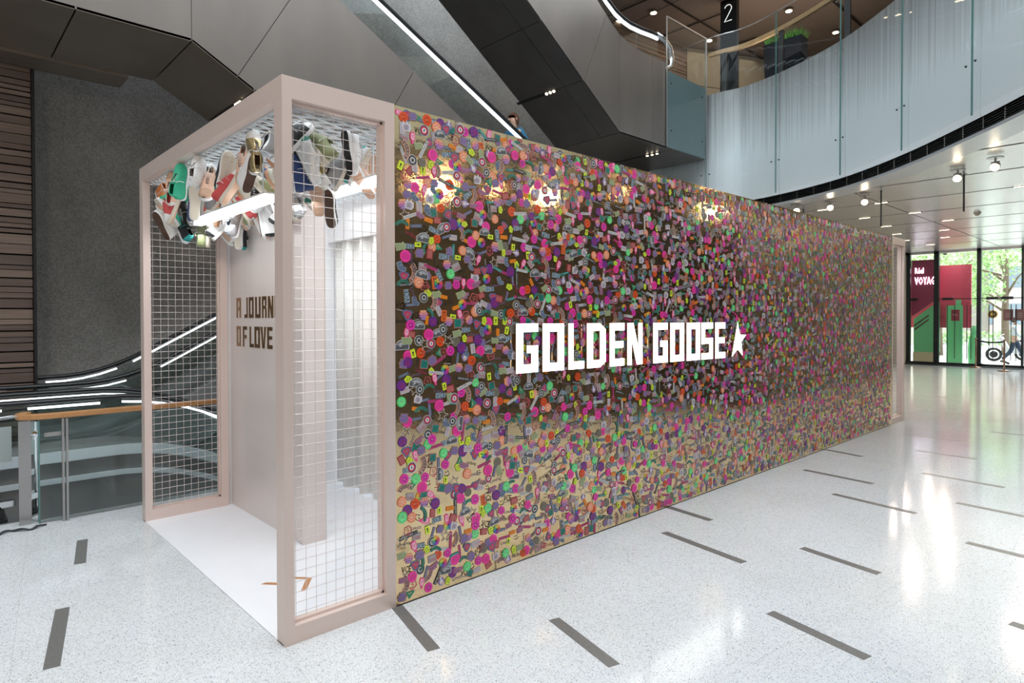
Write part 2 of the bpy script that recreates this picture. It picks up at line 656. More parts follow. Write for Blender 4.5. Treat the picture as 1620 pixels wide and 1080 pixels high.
ceiling = struct(thing('ceiling', None, None))
mb = MB()
strip(mb, 0, ELEN, 0.40, ZC + 0.03, 3.5, ZC + 0.03, 0.5)
mb.box(13.0, 25.4, -12, 10, ZC + 0.035, ZC + 0.06)
mb.box(8.5, 13.0, -12, -3.2, ZC + 0.035, ZC + 0.06)
mb.build('ceiling_void', m_black, ceiling)
offs = [epos(s)[0] + epos(s)[1] * 0.47 for s in np.linspace(0, S0 + 8 * PL, 260)]


def yedge(x):
    c = [p.y for p in offs if abs(p.x - x) < 0.09]
    if x > 11.9:
        return 9.0
    return min(c) if c else 9.0


xs = [7.6, 9.3, 11.05, 12.85, 14.75, 16.65, 18.6, 20.5, 22.4, 24.3, 25.25]
for xa, xb in zip(xs, xs[1:]):
    xa2, xb2 = xa + 0.042, xb - 0.042
    tilt = 0.115           # the joints lean a little off the building grid
    y = -9.0
    js = [-9.0, -5.6, -2.3, 1.0, 4.3, 7.6]
    for ya, yb in zip(js, js[1:]):
        ya2, yb2 = ya + 0.012, yb - 0.012
        xsamp = np.linspace(xa2, xb2, 9)
        tops = [min(yb2, yedge(x)) for x in xsamp]
        if max(tops) <= ya2 + 0.05:
            continue
        tops = [max(t, ya2 + 0.01) for t in tops]
        lo = [(x, ya2, ZC) for x in xsamp]
        hi = [(x, t, ZC) for x, t in zip(xsamp, tops)]
        mb = MB()
        n = len(lo)
        sh = lambda p: (p[0] , p[1], p[2])
        mb.add([sh(p) for p in lo + hi] + [(p[0], p[1], ZC + 0.02) for p in lo + hi],
               [(i, n + i, n + i + 1, i + 1) for i in range(n - 1)] + [(0, n, 3 * n, 2 * n), (n - 1, 3 * n - 1, 4 * n - 1, 2 * n - 1)] +
               [(i, i + 1, 2 * n + i + 1, 2 * n + i) for i in range(n - 1)])
        mb.build('ceiling_panel', m_ceil_metal, ceiling)

# ceiling over the shops behind the camera
mb = MB()
strip(mb, S0 + 5 * PL, ELEN, 0.46, ZC, 3.5, ZC, 0.5)
ceilb = mb.build('ceiling_band', m_shop, ceiling)
mb = MB()
strip(mb, 8.2 + S0, ELEN, 1.1, 0.0, 1.1, ZC, 0.6)
struct(mb.build('wall_shopfront', m_shop))
mb = MB()
mb.box(6.3, 10.2, -4.4, -4.2, 0, ZC)
mb.box(10.0, 10.2, -4.4, -2.7, 0, ZC)
mb.box(10.0, 25.4, -2.7, -2.5, 0, ZC)
struct(mb.build('wall_front', m_shop))

# upper storey: floor slab, ceiling and back wall
mb = MB()
strip(mb, 0, ELEN, 0.06, ZT - 0.02, 1.3, ZT - 0.02, 0.5)
mb.box(12.2, 25, -12, 7, ZT - .06, ZT - .03)
mb.box(8.25, 11.3, 4.0, 5.6, ZT + 0.05, ZT + 0.09)
struct(mb.build('floor_upper', m_slate))
c2 = struct(thing('ceiling_upper', None, None))
mb = MB()
strip(mb, 0, ELEN, 0.05, 9.02, 1.3, 9.02, 0.6)
strip(mb, S0 + 5 * PL, ELEN, 1.25, 9.03, 6, 9.03, 0.6)
strip(mb, 0, ELEN, 0.05, 9.02, 0.05, 9.6, 0.6)
mb.box(8.3, 12.2, 4.6, 12, 9.04, 9.06)
mb.box(12.2, 25.2, -12, 12, 9.04, 9.06)
mb.box(10.6, 12.2, -12, .2, 9.04, 9.06)
mb.build('ceiling_deck', m_ceil2, c2)
for x in (11.0, 12.9, 14.8, 16.7):
    mb = MB()
    a = at(1080, 18, 2, 9.0)
    mb.box(x - 0.02, x + 0.02, 4.5, 9, 8.99, 9.005)
    mb.build('ceiling_joint', m_dark, c2)
mb = MB()
mb.box(8.9, 20, 5.0, 5.04, 8.985, 9.005)
mb.box(12.5, 20, 2.4, 2.44, 8.985, 9.005)
mb.build('ceiling_joint', m_dark, c2)

# walls of the atrium
WY = 7.0
mb = MB()
mb.box(-0.345, 25.3, WY, WY + 0.2, -4, 14)
wall_back = struct(mb.build('wall_back', m_mosaic))
wall_left = struct(thing('wall_left', None, None))
mb = MB()
mb.box(-9, -0.36, 6.32, 6.9, -4, 14)
mb.box(-0.375, -0.345, 6.2, 7.02, -4, 14)
mb.build('wall_core', m_black, wall_left)
wood_tones = [noisy('slat_wood_%d' % i, c, 0.45, 0, 0.2, 5, (0.4, 4, 14)) for i, c in enumerate(
    [(0.21, 0.145, 0.112), (0.17, 0.115, 0.09), (0.235, 0.168, 0.13), (0.135, 0.092, 0.073)])]
z = -0.6
while z < 5.4:
    h = rnd.choice([0.045, 0.06, 0.085, 0.11])
    mb = MB()
    mb.box(-3.6, -0.38, 6.24 + rnd.uniform(-.012, .012), 6.33, z, z + h)
    mb.build('slat', rnd.choice(wood_tones), wall_left)
    z += h + rnd.choice([0.008, 0.012, 0.02])
mb = MB()
mb.box(-9.4, -9.2, -12, 8, -4, 14)
struct(mb.build('wall_side', m_tan))
mb = MB()
mb.box(-9.4, 25.3, -12.4, -12.2, -4, 14)
struct(mb.build('wall_rear', m_tan))
mb = MB()
mb.box(25.2, 25.4, -12, 7.2, 4.06, 14)
struct(mb.build('wall_right', m_tan))
mb = MB()
mb.box(-9, 12, 3.4, 7, -4.2, -4.0)
struct(mb.build('floor_lower', m_slate))
mb = MB()
mb.box(-9, 9.95, 3.44, 3.46, -1.2, -0.001)
struct(mb.build('trim_3', m_steel))

mb = MB()
mb.box(20, 20.2, -8, 7, ZT, 9.05)
struct(mb.build('wall_upper_side', m_tan))
# upper storey back walls: wooden slats then tan panels
uw = struct(thing('wall_upper', None, None))
P0 = Vector((9.6, 6.55, 0))
P1 = Vector((14.0, 6.1, 0))
dv = (P1 - P0).normalized()
nv = Vector((dv.y, -dv.x, 0))
z = 6.55
while z < 9.0:
    h = rnd.choice([0.06, 0.09, 0.12])
    mb = MB()
    c = (P0 + P1) / 2 + Vector((0, 0, z + h / 2)) + nv * rnd.uniform(-.01, .01)
    mb.obox(c, dv * (P1 - P0).length / 2, nv * 0.04, (0, 0, h / 2))
    mb.build('slat', rnd.choice(wood_tones), uw)
    z += h + 0.015
for i in range(9):
    mb = MB()
    a = P1 + Vector((0.02 + i * 1.2, -0.02 - i * 0.55, 0))
    b = a + Vector((1.18, -0.54, 0))
    d = (b - a)
    for (z0, z1) in ((6.6, 7.15), (7.17, 8.0), (8.02, 9.0)):
        mb2 = MB()
        mb2.obox((a + b) / 2 + Vector((0, 0, (z0 + z1) / 2)), d / 2, Vector((d.y, -d.x, 0)).normalized() * 0.03, (0, 0, (z1 - z0) / 2))
        mb2.build('wall_panel', m_tan, uw)

# ================================================================== ESCALATORS
ZE = 0.0


def esc_cladding(name, label, pts_side, y0, y1, cuts=None):
    pass


# ---- escalator from the upper storey at left, descending to the right (its clad flank and lit handrail)
escB = thing('escalator', 'steel clad escalator with one long lit handrail descending above the booth roof', 'escalator', (0.8, 4.93, 4.7))
SL = -0.545
yb0, yb1 = 4.16, 5.71
LB = 0.82


def zb(x):
    return 4.735 if x <= LB else 4.735 - 0.56 * (x - LB)


def zt(x):
    return 6.6 if x < 1.08 else 5.77 + SL * (x - 2.62)


def side_panel(parent, poly, y, mat_, th=0.03, inset=0.006):
    c = sum((Vector((p[0], 0, p[1])) for p in poly), Vector()) / len(poly)
    pts = []
    for p in poly:
        v = Vector((p[0], 0, p[1])) - c
        v = v * (1 - inset / max(0.2, v.length))
        q = c + v
        pts.append((q.x, y, q.z))
    mb = MB()
    mb.prism(pts, (0, th, 0))
    return mb.build('cladding_panel', mat_, parent)


def soffit_panel(parent, xa, za, xb_, zb_, y0, y1, mat_, g=0.008):
    d = Vector((xb_ - xa, 0, zb_ - za)).normalized() * g
    mb = MB()
    mb.prism([(xa + d.x, y0, za + d.z), (xb_ - d.x, y0, zb_ - d.z), (xb_ - d.x, y1, zb_ - d.z), (xa + d.x, y1, za + d.z)], (0, 0, 0.03))
    return mb.build('soffit_panel', mat_, parent)


# flank panels: level part then raking part, joints square to the rake
side_panel(escB, [(-4.2, 4.735), (-2.2, 4.735), (-2.2, 6.6), (-4.2, 6.6)], yb0, m_clad)
side_panel(escB, [(-2.2, 4.735), (-0.55, 4.735), (-0.55, 6.6), (-2.2, 6.6)], yb0, m_clad)
side_panel(escB, [(-0.55, 4.735), (0.82, 4.735), (0.82, 6.6), (-0.55, 6.6)], yb0, m_clad)
side_panel(escB, [(0.82, 4.735), (1.30, zb(1.30)), (2.3, zb(1.3) + 1.0 * 1.715), (1.08, 6.6), (0.82, 6.6)], yb0, m_clad)
xj = 1.30
while xj < 6.9:
    xn = xj + 1.53
    k = 1.0 * 1.715

    def tj(x):      # where the square joint from bottom x reaches the top line
        # z = zb(x) + 1.715 (X-x); z = 5.77 + SL (X-2.62)
        X = (5.77 - SL * 2.62 - zb(x) + 1.715 * x) / (1.715 - SL)
        return X, 5.77 + SL * (X - 2.62)
    side_panel(escB, [(xj, zb(xj)), (xn, zb(xn)), tj(xn), tj(xj)], yb0, m_clad)
    xj = xn
for xa, xb_ in ((-4.2, -2.2), (-2.2, -0.24), (-0.24, 0.82), (0.82, 1.50), (1.50, 3.0), (3.0, 4.5), (4.5, 6.0), (6.0, 7.4)):
    if xa == 0.82:
        soffit_panel(escB, xa, zb(xa), xb_, zb(xb_), yb0, yb1, m_soffit)
    else:
        soffit_panel(escB, xa, zb(xa), xb_, zb(xb_), yb0, yb1, m_soffit)
mb = MB()
mb.box(-4.2, 0.55, yb1 + 0.01, yb1 + 0.45, 4.70, 4.74)
mb.box(-4.2, 0.55, yb1 + 0.44, yb1 + 0.46, 4.70, 6.4)
mb.build('soffit_panel', m_soffit, escB)
mb = MB()
mb.prism([(-4.2, yb0 + 0.04, 4.8), (0.82, yb0 + 0.04, 4.8), (7.4, yb0 + 0.04, zb(7.4) + 0.08), (7.4, yb0 + 0.04, zt(7.4) - .05), (1.08, yb0 + 0.04, 6.55), (-4.2, yb0 + 0.04, 6.55)], (0, 1.45, 0))
mb.build('truss', m_black, escB)


def lamp_row(parent, p, dirv, n=3, sp=0.05, r=0.016, slotlen=0.5, m_l=None, nrm=(0, 0, -1)):
    """recessed strip of small lamps: dark slot plus n lamps"""
    p, dirv, nrm = Vector(p), Vector(dirv).normalized(), Vector(nrm)
    sd = dirv.cross(nrm).normalized()
    mb = MB()
    mb.obox(p + dirv * slotlen / 2 + nrm * 0.004, dirv * slotlen / 2, sd * 0.028, nrm * 0.004)
    slot = mb.build('lamp_slot', m_black, parent)
    for i in range(n):
        mb = MB()
        c = p + dirv * (sp * (i + 0.5)) + nrm * 0.010
        mb.tube([c, c + nrm * 0.012], r, 10)
        mb.build('lamp', m_l or m_lit_n, slot)


rk = Vector((1, 0, -0.56)).normalized()
nB = Vector((-0.56, 0, -1)).normalized()
pB = at(362, 132, 1, 4.75)
xq = 1.505
lamp_row(escB, (xq, 4.55, zb(xq) - 0.004), (0, 1, 0), 3, 0.07, 0.022, 1.05, nrm=nB)


def balustrade_run(parent, y, prof, glass_drop=0.75, lit=True, lit_y=0.0, rail=0.035, lit_gap=None, base=None, mglass=None, litseg=None, lith=0.03):
    """handrail, lit strip and glass following prof [(x, z of handrail)] at one side"""
    path = [Vector((x, y, z)) for x, z in prof]
    mb = MB()
    mb.smooth = True
    mb.tube(path, rail, 8, ry=rail * 0.75)
    mb.build('handrail', m_rubber, parent)
    if lit:
        segs = litseg or [(0.0, 1.0)]
        n = len(path) - 1
        for a, b in segs:
            i0, i1 = int(a * n), max(int(a * n) + 1, int(b * n))
            mb = MB()
            mb.ribbon([p + Vector((0, lit_y, -rail - 0.02)) for p in path[i0:i1 + 1]], 0.03, lith)
            mb.build('rail_light', m_lit, parent)
    mb = MB()
    n = len(path)
    lo = [p - Vector((0, 0, glass_drop)) for p in path]
    up_ = [p - Vector((0, 0, rail + 0.03)) for p in path]
    mb.add(lo + up_, [(i, i + 1, n + i + 1, n + i) for i in range(n - 1)])
    mb.build('glass_side', mglass or m_glass, parent)
    mb = MB()
    mb.ribbon([p - Vector((0, 0, glass_drop + 0.05)) for p in path], 0.14, 0.10)
    mb.build('skirt', m_steel, parent)


profB = [(-4.0, 7.5), (0.2, 7.5), (0.7, 7.45), (1.2, 7.28)] + [(x, 6.19 - 0.492 * (x - 3.35)) for x in np.linspace(1.7, 7.2, 12)]
balustrade_run(escB, 4.5, profB, 0.85, litseg=[(0.0, 0.62), (0.64, 1.0)], rail=0.045, lith=0.045)
balustrade_run(escB, 5.45, profB, 0.85, lit=False, rail=0.045)

# ---- second escalator, climbing to the left from the upper landing
escC = thing('escalator', 'dark steel clad escalator climbing left from the glazed upper landing with three small lamps underneath', 'escalator', (9, 4.7, 5.15))
yc0, yc1 = 3.97, 5.52
SC = -0.672


def zcb(x):
    return 5.13 if x >= 8.2 else 5.13 + SC * (x - 8.2)


top = [(5.0, 8.9), (7.56, 7.36), (7.95, 7.10), (8.3, 6.93), (8.62, 6.86), (9.0, 6.83), (9.74, 6.85)]
side_panel(escC, [(7.18, zcb(7.18)), (8.2, 5.13), (8.2, 6.96), (7.95, 7.10), (7.82, 7.19)], yc0, m_clad)
side_panel(escC, [(4.4, zcb(4.4)), (7.18, zcb(7.18)), (7.82, 7.19), (7.56, 7.36), (5.0, 8.9)], yc0, m_clad)
side_panel(escC, [(8.2, 5.13), (9.27, 5.13), (9.27, 6.84), (9.0, 6.83), (8.62, 6.86), (8.3, 6.93), (8.2, 6.96)], yc0, m_clad)
side_panel(escC, [(9.27, 5.13), (9.74, 5.13), (9.74, 6.85), (9.27, 6.84)], yc0, m_clad)
for ya, yb_ in ((yc0, yc0 + 0.42), (yc0 + 0.43, yc1)):
    for xa, xb_ in ((3.2, 4.65), (4.65, 6.10), (6.10, 7.15), (7.15, 8.2)):
        soffit_panel(escC, xa, zcb(xa), xb_, zcb(xb_), ya, yb_, m_soffit_dark)
soffit_panel(escC, 8.2, 5.13, 9.95, 5.13, yc0, yc1 + 0.6, m_soffit_dark)
soffit_panel(escC, 9.95, 5.13, 11.26, 5.13, yc0, yc1 + 0.6, m_soffit_dark)
mb = MB()
mb.prism([(3.2, yc0 + .04, zcb(3.2) + .1), (8.2, yc0 + .04, 5.2), (11.2, yc0 + .04, 5.2), (11.2, yc0 + .04, 6.62), (8.9, yc0 + .04, 6.62), (7.5, yc0 + .04, 7.2), (4.6, yc0 + .04, 8.9), (3.2, yc0 + .04, 9.6)], (0, 1.45, 0))
mb.build('truss', m_black, escC)
nC = Vector((-0.672, 0, -1)).normalized()
lamp_row(escC, (7.15, yc0 + 0.20 + 0.42, zcb(7.15) - 0.004), (0, 1, 0), 3, 0.09, 0.026, 1.0, nrm=nC)
lamp_row(escC, (9.95, yc0 + 0.28, 5.125), (0, 1, 0), 3, 0.12, 0.026, 1.3, nrm=(0, 0, -1))
profC = [(x, 7.80 + (8.1 - x) * 0.65) for x in np.linspace(4.6, 7.9, 8)] + [(8.26, 7.72), (8.5, 7.60), (8.75, 7.53), (9.0, 7.50), (9.35, 7.51), (9.7, 7.54), (9.95, 7.55)]
profC = [(x, z) for x, z in profC]
balustrade_run(escC, 4.3, profC, 0.80, rail=0.05, lith=0.06)
mb = MB()
mb.smooth = True
mb.tube([Vector((x, 4.3, z)) for x, z in [(9.9, 7.55), (10.2, 7.53), (10.4, 7.42), (10.47, 7.22), (10.42, 7.02), (10.2, 6.90), (9.9, 6.88)]], 0.06, 10)
mb.build('newel_curve', m_chrome, escC)
# frosted glass end of the landing
mb = MB()
mb.box(9.76, 11.25, yc0 - 0.02, yc0, 5.15, 6.68)
mb.build('frosted_glass_panel', mat('frosted_glass', (0.20, 0.27, 0.28), 0.15), escC)
mb = MB()
mb.add([(9.74, yc0 - .03, 5.15), (11.27, yc0 - .03, 5.15), (11.27, yc0 - .03, 7.74), (9.74, yc0 - .03, 7.74)], [(0, 1, 2, 3)])
g1 = mb.build('glass_panel', m_glass_w, escC)
mb = MB()
mb.box(9.725, 9.74, yc0 - .04, yc0 - .02, 5.15, 7.74)
mb.box(11.26, 11.275, yc0 - .04, yc0 - .02, 5.15, 7.74)
mb.box(9.725, 11.275, yc0 - .045, yc0 - .015, 7.73, 7.76)
mb.build('glass_edge', m_steel, g1)
for x in (9.9, 11.1):
    for z in (5.5, 6.45):
        mb = MB()
        mb.tube([(x, yc0 - .045, z), (x, yc0 - .02, z)], 0.011, 8)
        mb.build('bolt', m_dark, g1)

# ---- low escalator behind the railing that rises to the right
def prof_up(dx=0.0, dz=0.0):
    P = []
    for x in np.linspace(-4.0, 4.2, 42):
        r = 0.54
        z = 0.965
        # smooth knee between x = -0.1 and 0.9
        if x > -0.1:
            t = min(x, 0.9) + 0.1
            z += r * t * t / 2.0
            if x > 0.9:
                z += r * (x - 0.9)
        P.append((x + dx, z + dz))
    return P


escA = thing('escalator', 'low escalator with black handrails and white lit strips rising rightward behind the booth', 'escalator', (0, 6.3, -0.3))
balustrade_run(escA, 6.75, prof_up(), 0.62, rail=0.04, litseg=[(0.0, 0.38), (0.40, 0.455), (0.48, 0.585), (0.60, 0.66), (0.68, 0.80), (0.82, 1.0)], lith=0.02)
balustrade_run(escA, 5.85, prof_up(0.12, -0.03), 0.62, rail=0.04, litseg=[(0.0, 0.40), (0.44, 0.56), (0.59, 0.70), (0.73, 0.95)], lith=0.015)
mb = MB()
P = prof_up()
for (xa, za), (xb_, zb_) in zip(P, P[1:]):
    mb.prism([(xa, 5.75, za - 0.72), (xb_, 5.75, zb_ - 0.72), (xb_, 5.75, zb_ - 1.5), (xa, 5.75, za - 1.5)], (0, 1.1, 0))
mb.build('truss', m_slate, escA)
mb = MB()
for (xa, za), (xb_, zb_) in zip(P, P[1:]):
    mb.prism([(xa, 5.72, za - 1.30), (xb_, 5.72, zb_ - 1.30), (xb_, 5.72, zb_ - 1.42), (xa, 5.72, za - 1.42)], (0, 0.03, 0))
mb.build('trim_band', m_steel, escA)


# ---- nearer escalator that goes down to the right
def prof_dn():
    P = []
    for x in np.linspace(-4.0, 4.5, 44):
        z = 0.92
        if x > 0.05:
            t = min(x, 1.25) - 0.05
            z -= 0.56 * t * t / 2.4
            if x > 1.25:
                z -= 0.56 * (x - 1.25)
        P.append((x, z))
    return P


escD = thing('escalator', 'glass sided escalator with arched white lit strip going down behind the wooden handrail', 'escalator', (-1, 4.8, -0.5))
balustrade_run(escD, 4.3, prof_dn(), 0.55, rail=0.035, litseg=[(0.0, 0.38), (0.40, 0.47), (0.49, 1.0)], lith=0.02)
balustrade_run(escD, 5.2, prof_dn(), 0.55, rail=0.035, litseg=[(0, 1.0)], lith=0.012)
m_deckw = mat('white_deck_steel', (0.68, 0.74, 0.77), 0.28, 0.4)
for dz, h in ((0.53, 0.10), (0.76, 0.05)):
    mb = MB()
    P = prof_dn()
    mb.ribbon([Vector((x, 4.18, z - dz)) for x, z in P], 0.03, h)
    mb.build('deck_band', m_deckw, escD)
mb = MB()
for (xa, za), (xb_, zb_) in zip(P, P[1:]):
    mb.prism([(xa, 4.2, za - 0.60), (xb_, 4.2, zb_ - 0.60), (xb_, 4.2, zb_ - 1.9), (xa, 4.2, za - 1.9)], (0, 1.1, 0))
mb.build('truss', m_slate, escD)

# ================================================================== RAILING at the floor edge
rail = thing('glass_railing', 'glass railing with orange wood handrail and steel posts along the floor edge at left', 'railing', (-0.7, 3.37, 0))
mb = MB()
path = [Vector((-0.72, 3.60, 0.90)), Vector((-0.775, 3.50, 0.90)), Vector((-0.77, 3.42, 0.90)), Vector((-0.70, 3.375, 0.90)), Vector((-0.6, 3.355, 0.90)), Vector((9.8, 3.35, 0.90))]
mb.ribbon(path, 0.075, 0.045)
mb.build('wooden_handrail', m_oak, rail, bevel=0.006)
mb = MB()
mb.box(-0.80, -0.715, 3.37, 3.385, 0, 0.87)
mb.build('steel_plate_post', m_steel, rail)
for x in (-0.49, 1.0, 2.5, 4.0, 5.5, 7.0, 8.5):
    mb = MB()
    mb.box(x - 0.022, x - 0.006, 3.27, 3.31, 0, 0.875)
    mb.box(x + 0.006, x + 0.022, 3.27, 3.31, 0, 0.875)
    mb.build('post', m_steel, rail)
    mb = MB()
    mb.box(x - 0.14, x + 0.0, 3.315, 3.325, 0.73, 0.765)
    mb.tube([(x - 0.12, 3.30, 0.747), (x - 0.12, 3.345, 0.747)], 0.012, 8)
    mb.build('glass_clamp', m_steel, rail)
for xa, xb_ in ((-0.66, 0.98), (1.0, 2.48), (2.5, 3.98), (4.0, 5.48), (5.5, 6.98), (7.0, 8.48)):
    mb = MB()
    mb.add([(xa, 3.34, 0.0), (xb_, 3.34, 0.0), (xb_, 3.34, 0.86), (xa, 3.34, 0.86)], [(0, 1, 2, 3)])
    g1 = mb.build('glass_panel', m_glass, rail)
    mb = MB()
    mb.box(xa - 0.012, xa, 3.334, 3.346, 0, 0.87)
    mb.build('glass_edge', m_glass_edge, g1)
mb = MB()
mb.add([(-0.665, 3.34, 0.0), (-0.74, 3.50, 0.0), (-0.74, 3.50, 0.86), (-0.665, 3.34, 0.86)], [(0, 1, 2, 3)])
mb.build('glass_panel', m_glass, rail)
mb = MB()
mb.tube([(-0.715, 3.39, 0.75), (-0.66, 3.36, 0.75)], 0.014, 8)
mb.tube([(-0.69, 3.36, 0.77), (-0.69, 3.40, 0.72)], 0.016, 8)
mb.build('spider_clamp', m_chrome, rail)
# chrome loop rail at far left
r2 = thing('chrome_guard_rail', 'chrome tube guard rail with frosted glass at the far left edge', 'railing', (-1.0, 3.7, 0))
mb = MB()
mb.smooth = True
mb.tube([(-1.5, 3.62, 0.78), (-1.1, 3.62, 0.84), (-0.95, 3.64, 0.87), (-0.8, 3.7, 0.88), (-0.7, 3.85, 0.87)], 0.018, 8)
mb.build('rail_tube', m_chrome, r2)
mb = MB()
mb.add([(-1.6, 3.64, 0.5), (-0.82, 3.66, 0.5), (-0.82, 3.66, 0.8), (-1.6, 3.64, 0.8)], [(0, 1, 2, 3)])
mb.build('frosted_panel', mat('frosted_strip', (0.40, 0.46, 0.45), 0.2), r2)
mb = MB()
mb.tube([(-1.05, 3.62, 0.0), (-1.05, 3.62, 0.83)], 0.012, 8)
mb.box(-1.6, -0.8, 3.60, 3.68, 0.12, 0.17)
mb.build('rail_support', m_chrome, r2)
mb = MB()
mb.box(-1.6, -0.86, 3.56, 3.9, 0.0, 0.03)
mb.box(-0.98, -0.88, 3.58, 3.66, 0.03, 0.10)
mb.box(-0.93, -0.90, 3.60, 3.63, 0.03, 0.13)
mb.build('dark_bracket', m_black, r2)
# cable on the floor
mb = MB()
mb.smooth = True
pts = []
for i in range(26):
    t = i / 25
    pts.append((-1.15 + 0.52 * t, 3.22 + 0.035 * math.sin(t * 14) - 0.0 * t, 0.012 + 0.006 * math.sin(t * 30)))
mb.tube(pts, 0.008, 6)
mb.tube([(x, y + 0.03 * math.sin(x * 25), z) for x, y, z in pts[3:23]], 0.006, 6)
tag(mb.build('cable', mat('cable', (0.03, 0.035, 0.045), 0.5)), 'short bundle of dark cable lying on the floor below the glass railing', 'cable')

# ================================================================== THE BOOTH
H = 3.0
Wd = 2.87
X1, X2, X3, X4 = 0.0, 0.69, 10.01, 10.68
booth = thing('exhibition_booth', 'pale pink framed booth with wire mesh sides and an open white interior', 'booth', (0.3, 1.4, 0))
PW = 0.05      # post face width along x
PD = 0.10      # post depth along y


def part(name, m_, box, parent=booth, bevel=0.0):
    mb = MB()
    mb.box(*box)
    return mb.build(name, m_, parent, bevel=bevel)


def frame_bay(x0, x1):
    # near bay at y = 0, far bay at y = Wd
    for (ya, yb_) in ((0.0, PD), (Wd - PD + 0.0, Wd)):
        part('post', m_frame, (x0, x0 + 0.055, ya, yb_, 0, H))
        part('post', m_frame, (x1 - 0.065, x1, ya, yb_, 0, H))
        part('rail', m_frame, (x0 + 0.055, x1 - 0.065, ya, yb_, 0, 0.095))
        part('rail', m_frame, (x0 + 0.055, x1 - 0.065, ya, yb_, H - 0.115, H))
        # inner bead holding the mesh
        ym = ya + 0.045 if ya < 1 else ya + 0.045
        mb = MB()
        a, b = x0 + 0.055, x1 - 0.065
        mb.box(a, a + 0.012, ym - .01, ym + .03, 0.095, H - 0.115)
        mb.box(b - 0.012, b, ym - .01, ym + .03, 0.095, H - 0.115)
        mb.box(a, b, ym - .01, ym + .03, 0.095, 0.11)
        mb.box(a, b, ym - .01, ym + .03, H - 0.13, H - 0.115)
        mb.build('mesh_bead', m_frame, booth)
        # wires
        wr = 0.0017
        panel = part('wire_mesh', m_wire, (a + 0.004, a + 0.006, ym, ym + 0.004, 0.12, H - 0.14))
        mb = MB()
        xw = x0 + 0.085
        while xw < b - 0.01:
            mb.tube([(xw, ym + 0.008, 0.105), (xw, ym + 0.008, H - 0.12)], wr, 5, False)
            xw += 0.0595
        mb.build('vertical_wires', m_wire, panel)
        mb = MB()
        zw = 0.135
        while zw < H - 0.13:
            mb.tube([(a, ym + 0.011, zw), (b, ym + 0.011, zw)], wr, 5, False)
            zw += 0.0567
        mb.build('horizontal_wires', m_wire, panel)


frame_bay(X1, X2)
frame_bay(X3, X4)
for xa in (X1, X4 - 0.10):
    part('top_beam', m_frame, (xa, xa + 0.10, PD, Wd - PD, H - 0.115, H))
part('floor_panel', m_carpet, (0.0, X4, 0.02, Wd - 0.02, 0.0, 0.006))
part('back_wall', m_white, (X2, X3, Wd - 0.06, Wd, 0.006, H))
part('inner_skin', m_white, (X2 + 0.01, X3, 0.05, 0.07, 0.006, H))
# partition with lettering
partition = part('partition', m_partition, (0.73, 0.925, 1.33, Wd - 0.06, 0.006, H - 0.10))
part('end_partition', m_white, (10.42, 10.60, 0.35, Wd - 0.1, 0.006, H - 0.14))
part('end_wall', m_white, (9.6, 9.75, 0.1, Wd - 0.06, 0.006, H - 0.1))
part('curtain_header', m_white, (1.72, 1.95, 0.07, Wd - 0.06, 2.50, H - 0.1))
# curtain
mb = MB()
mb.smooth = True
n = 150
vs = []
for j in range(2):
    for i in range(n):
        y = 0.10 + (Wd - 0.2) * i / (n - 1)
        w = 0.035 * math.sin(i * 0.36 + 0.8 * math.sin(i * 0.11)) + 0.012 * math.sin(i * 0.9)
        if j == 1:
            w = 0.020 * math.sin(i * 0.36 + 0.8 * math.sin(i * 0.11)) + 0.01 * math.sin(i * 0.9)
        vs.append((1.77 + w, y, (0.035 + 0.008 * math.sin(i * 0.36)) if j == 0 else 2.52))
mb.add(vs, [(i, i + 1, n + i + 1, n + i) for i in range(n - 1)])
cu = mb.build('curtain', m_curtain, booth)
cu.modifiers.new('s', 'SOLIDIFY').thickness = 0.006
# expanded metal ceiling
mb = MB()
cx, cy = 0.105, 0.042
ny = int((Wd - 0.16) / cy)
nx = int(2.3 / cx)
zc = H - 0.135
for j in range(ny):
    y = 0.08 + j * cy
    for i in range(nx):
        x = 0.06 + i * cx
        s = 1 if (i + j) % 2 == 0 else -1
        a = Vector((x, y + (0 if s == 1 else cy), zc))
        b = Vector((x + cx, y + (cy if s == 1 else 0), zc))
        d = (b - a)
        sd = Vector((d.y, -d.x, 0)).normalized() * 0.003
        mb.obox((a + b) / 2, d / 2, sd, (0, 0, 0.005))
tag(mb.build('expanded_metal_ceiling', m_galv, booth), kind='stuff')
mb = MB()
for x in (0.06, 0.72, 1.4):
    mb.box(x, x + 0.03, 0.1, Wd - 0.1, H - 0.125, H - 0.10)
for y in (0.1, 0.9, 1.8, 2.74):
    mb.box(0.1, 2.3, y, y + 0.03, H - 0.125, H - 0.10)
mb.build('ceiling_support', m_galv, booth)


def led(x, y0, y1, z, label):
    t = thing('led_tube', label, 'light', (x, (y0 + y1) / 2, z))
    mb = MB()
    mb.box(x - 0.03, x + 0.03, y0, y1, z - 0.032, z + 0.02)
    mb.build('diffuser', m_led, t)
    mb = MB()
    mb.box(x - 0.032, x + 0.032, y0, y1, z + 0.02, z + 0.032)
    for y in (y0 + 0.1, y1 - 0.1):
        mb.box(x - 0.004, x + 0.004, y - .004, y + .004, z + 0.03, H - 0.13)
    mb.build('housing', m_galv, t)


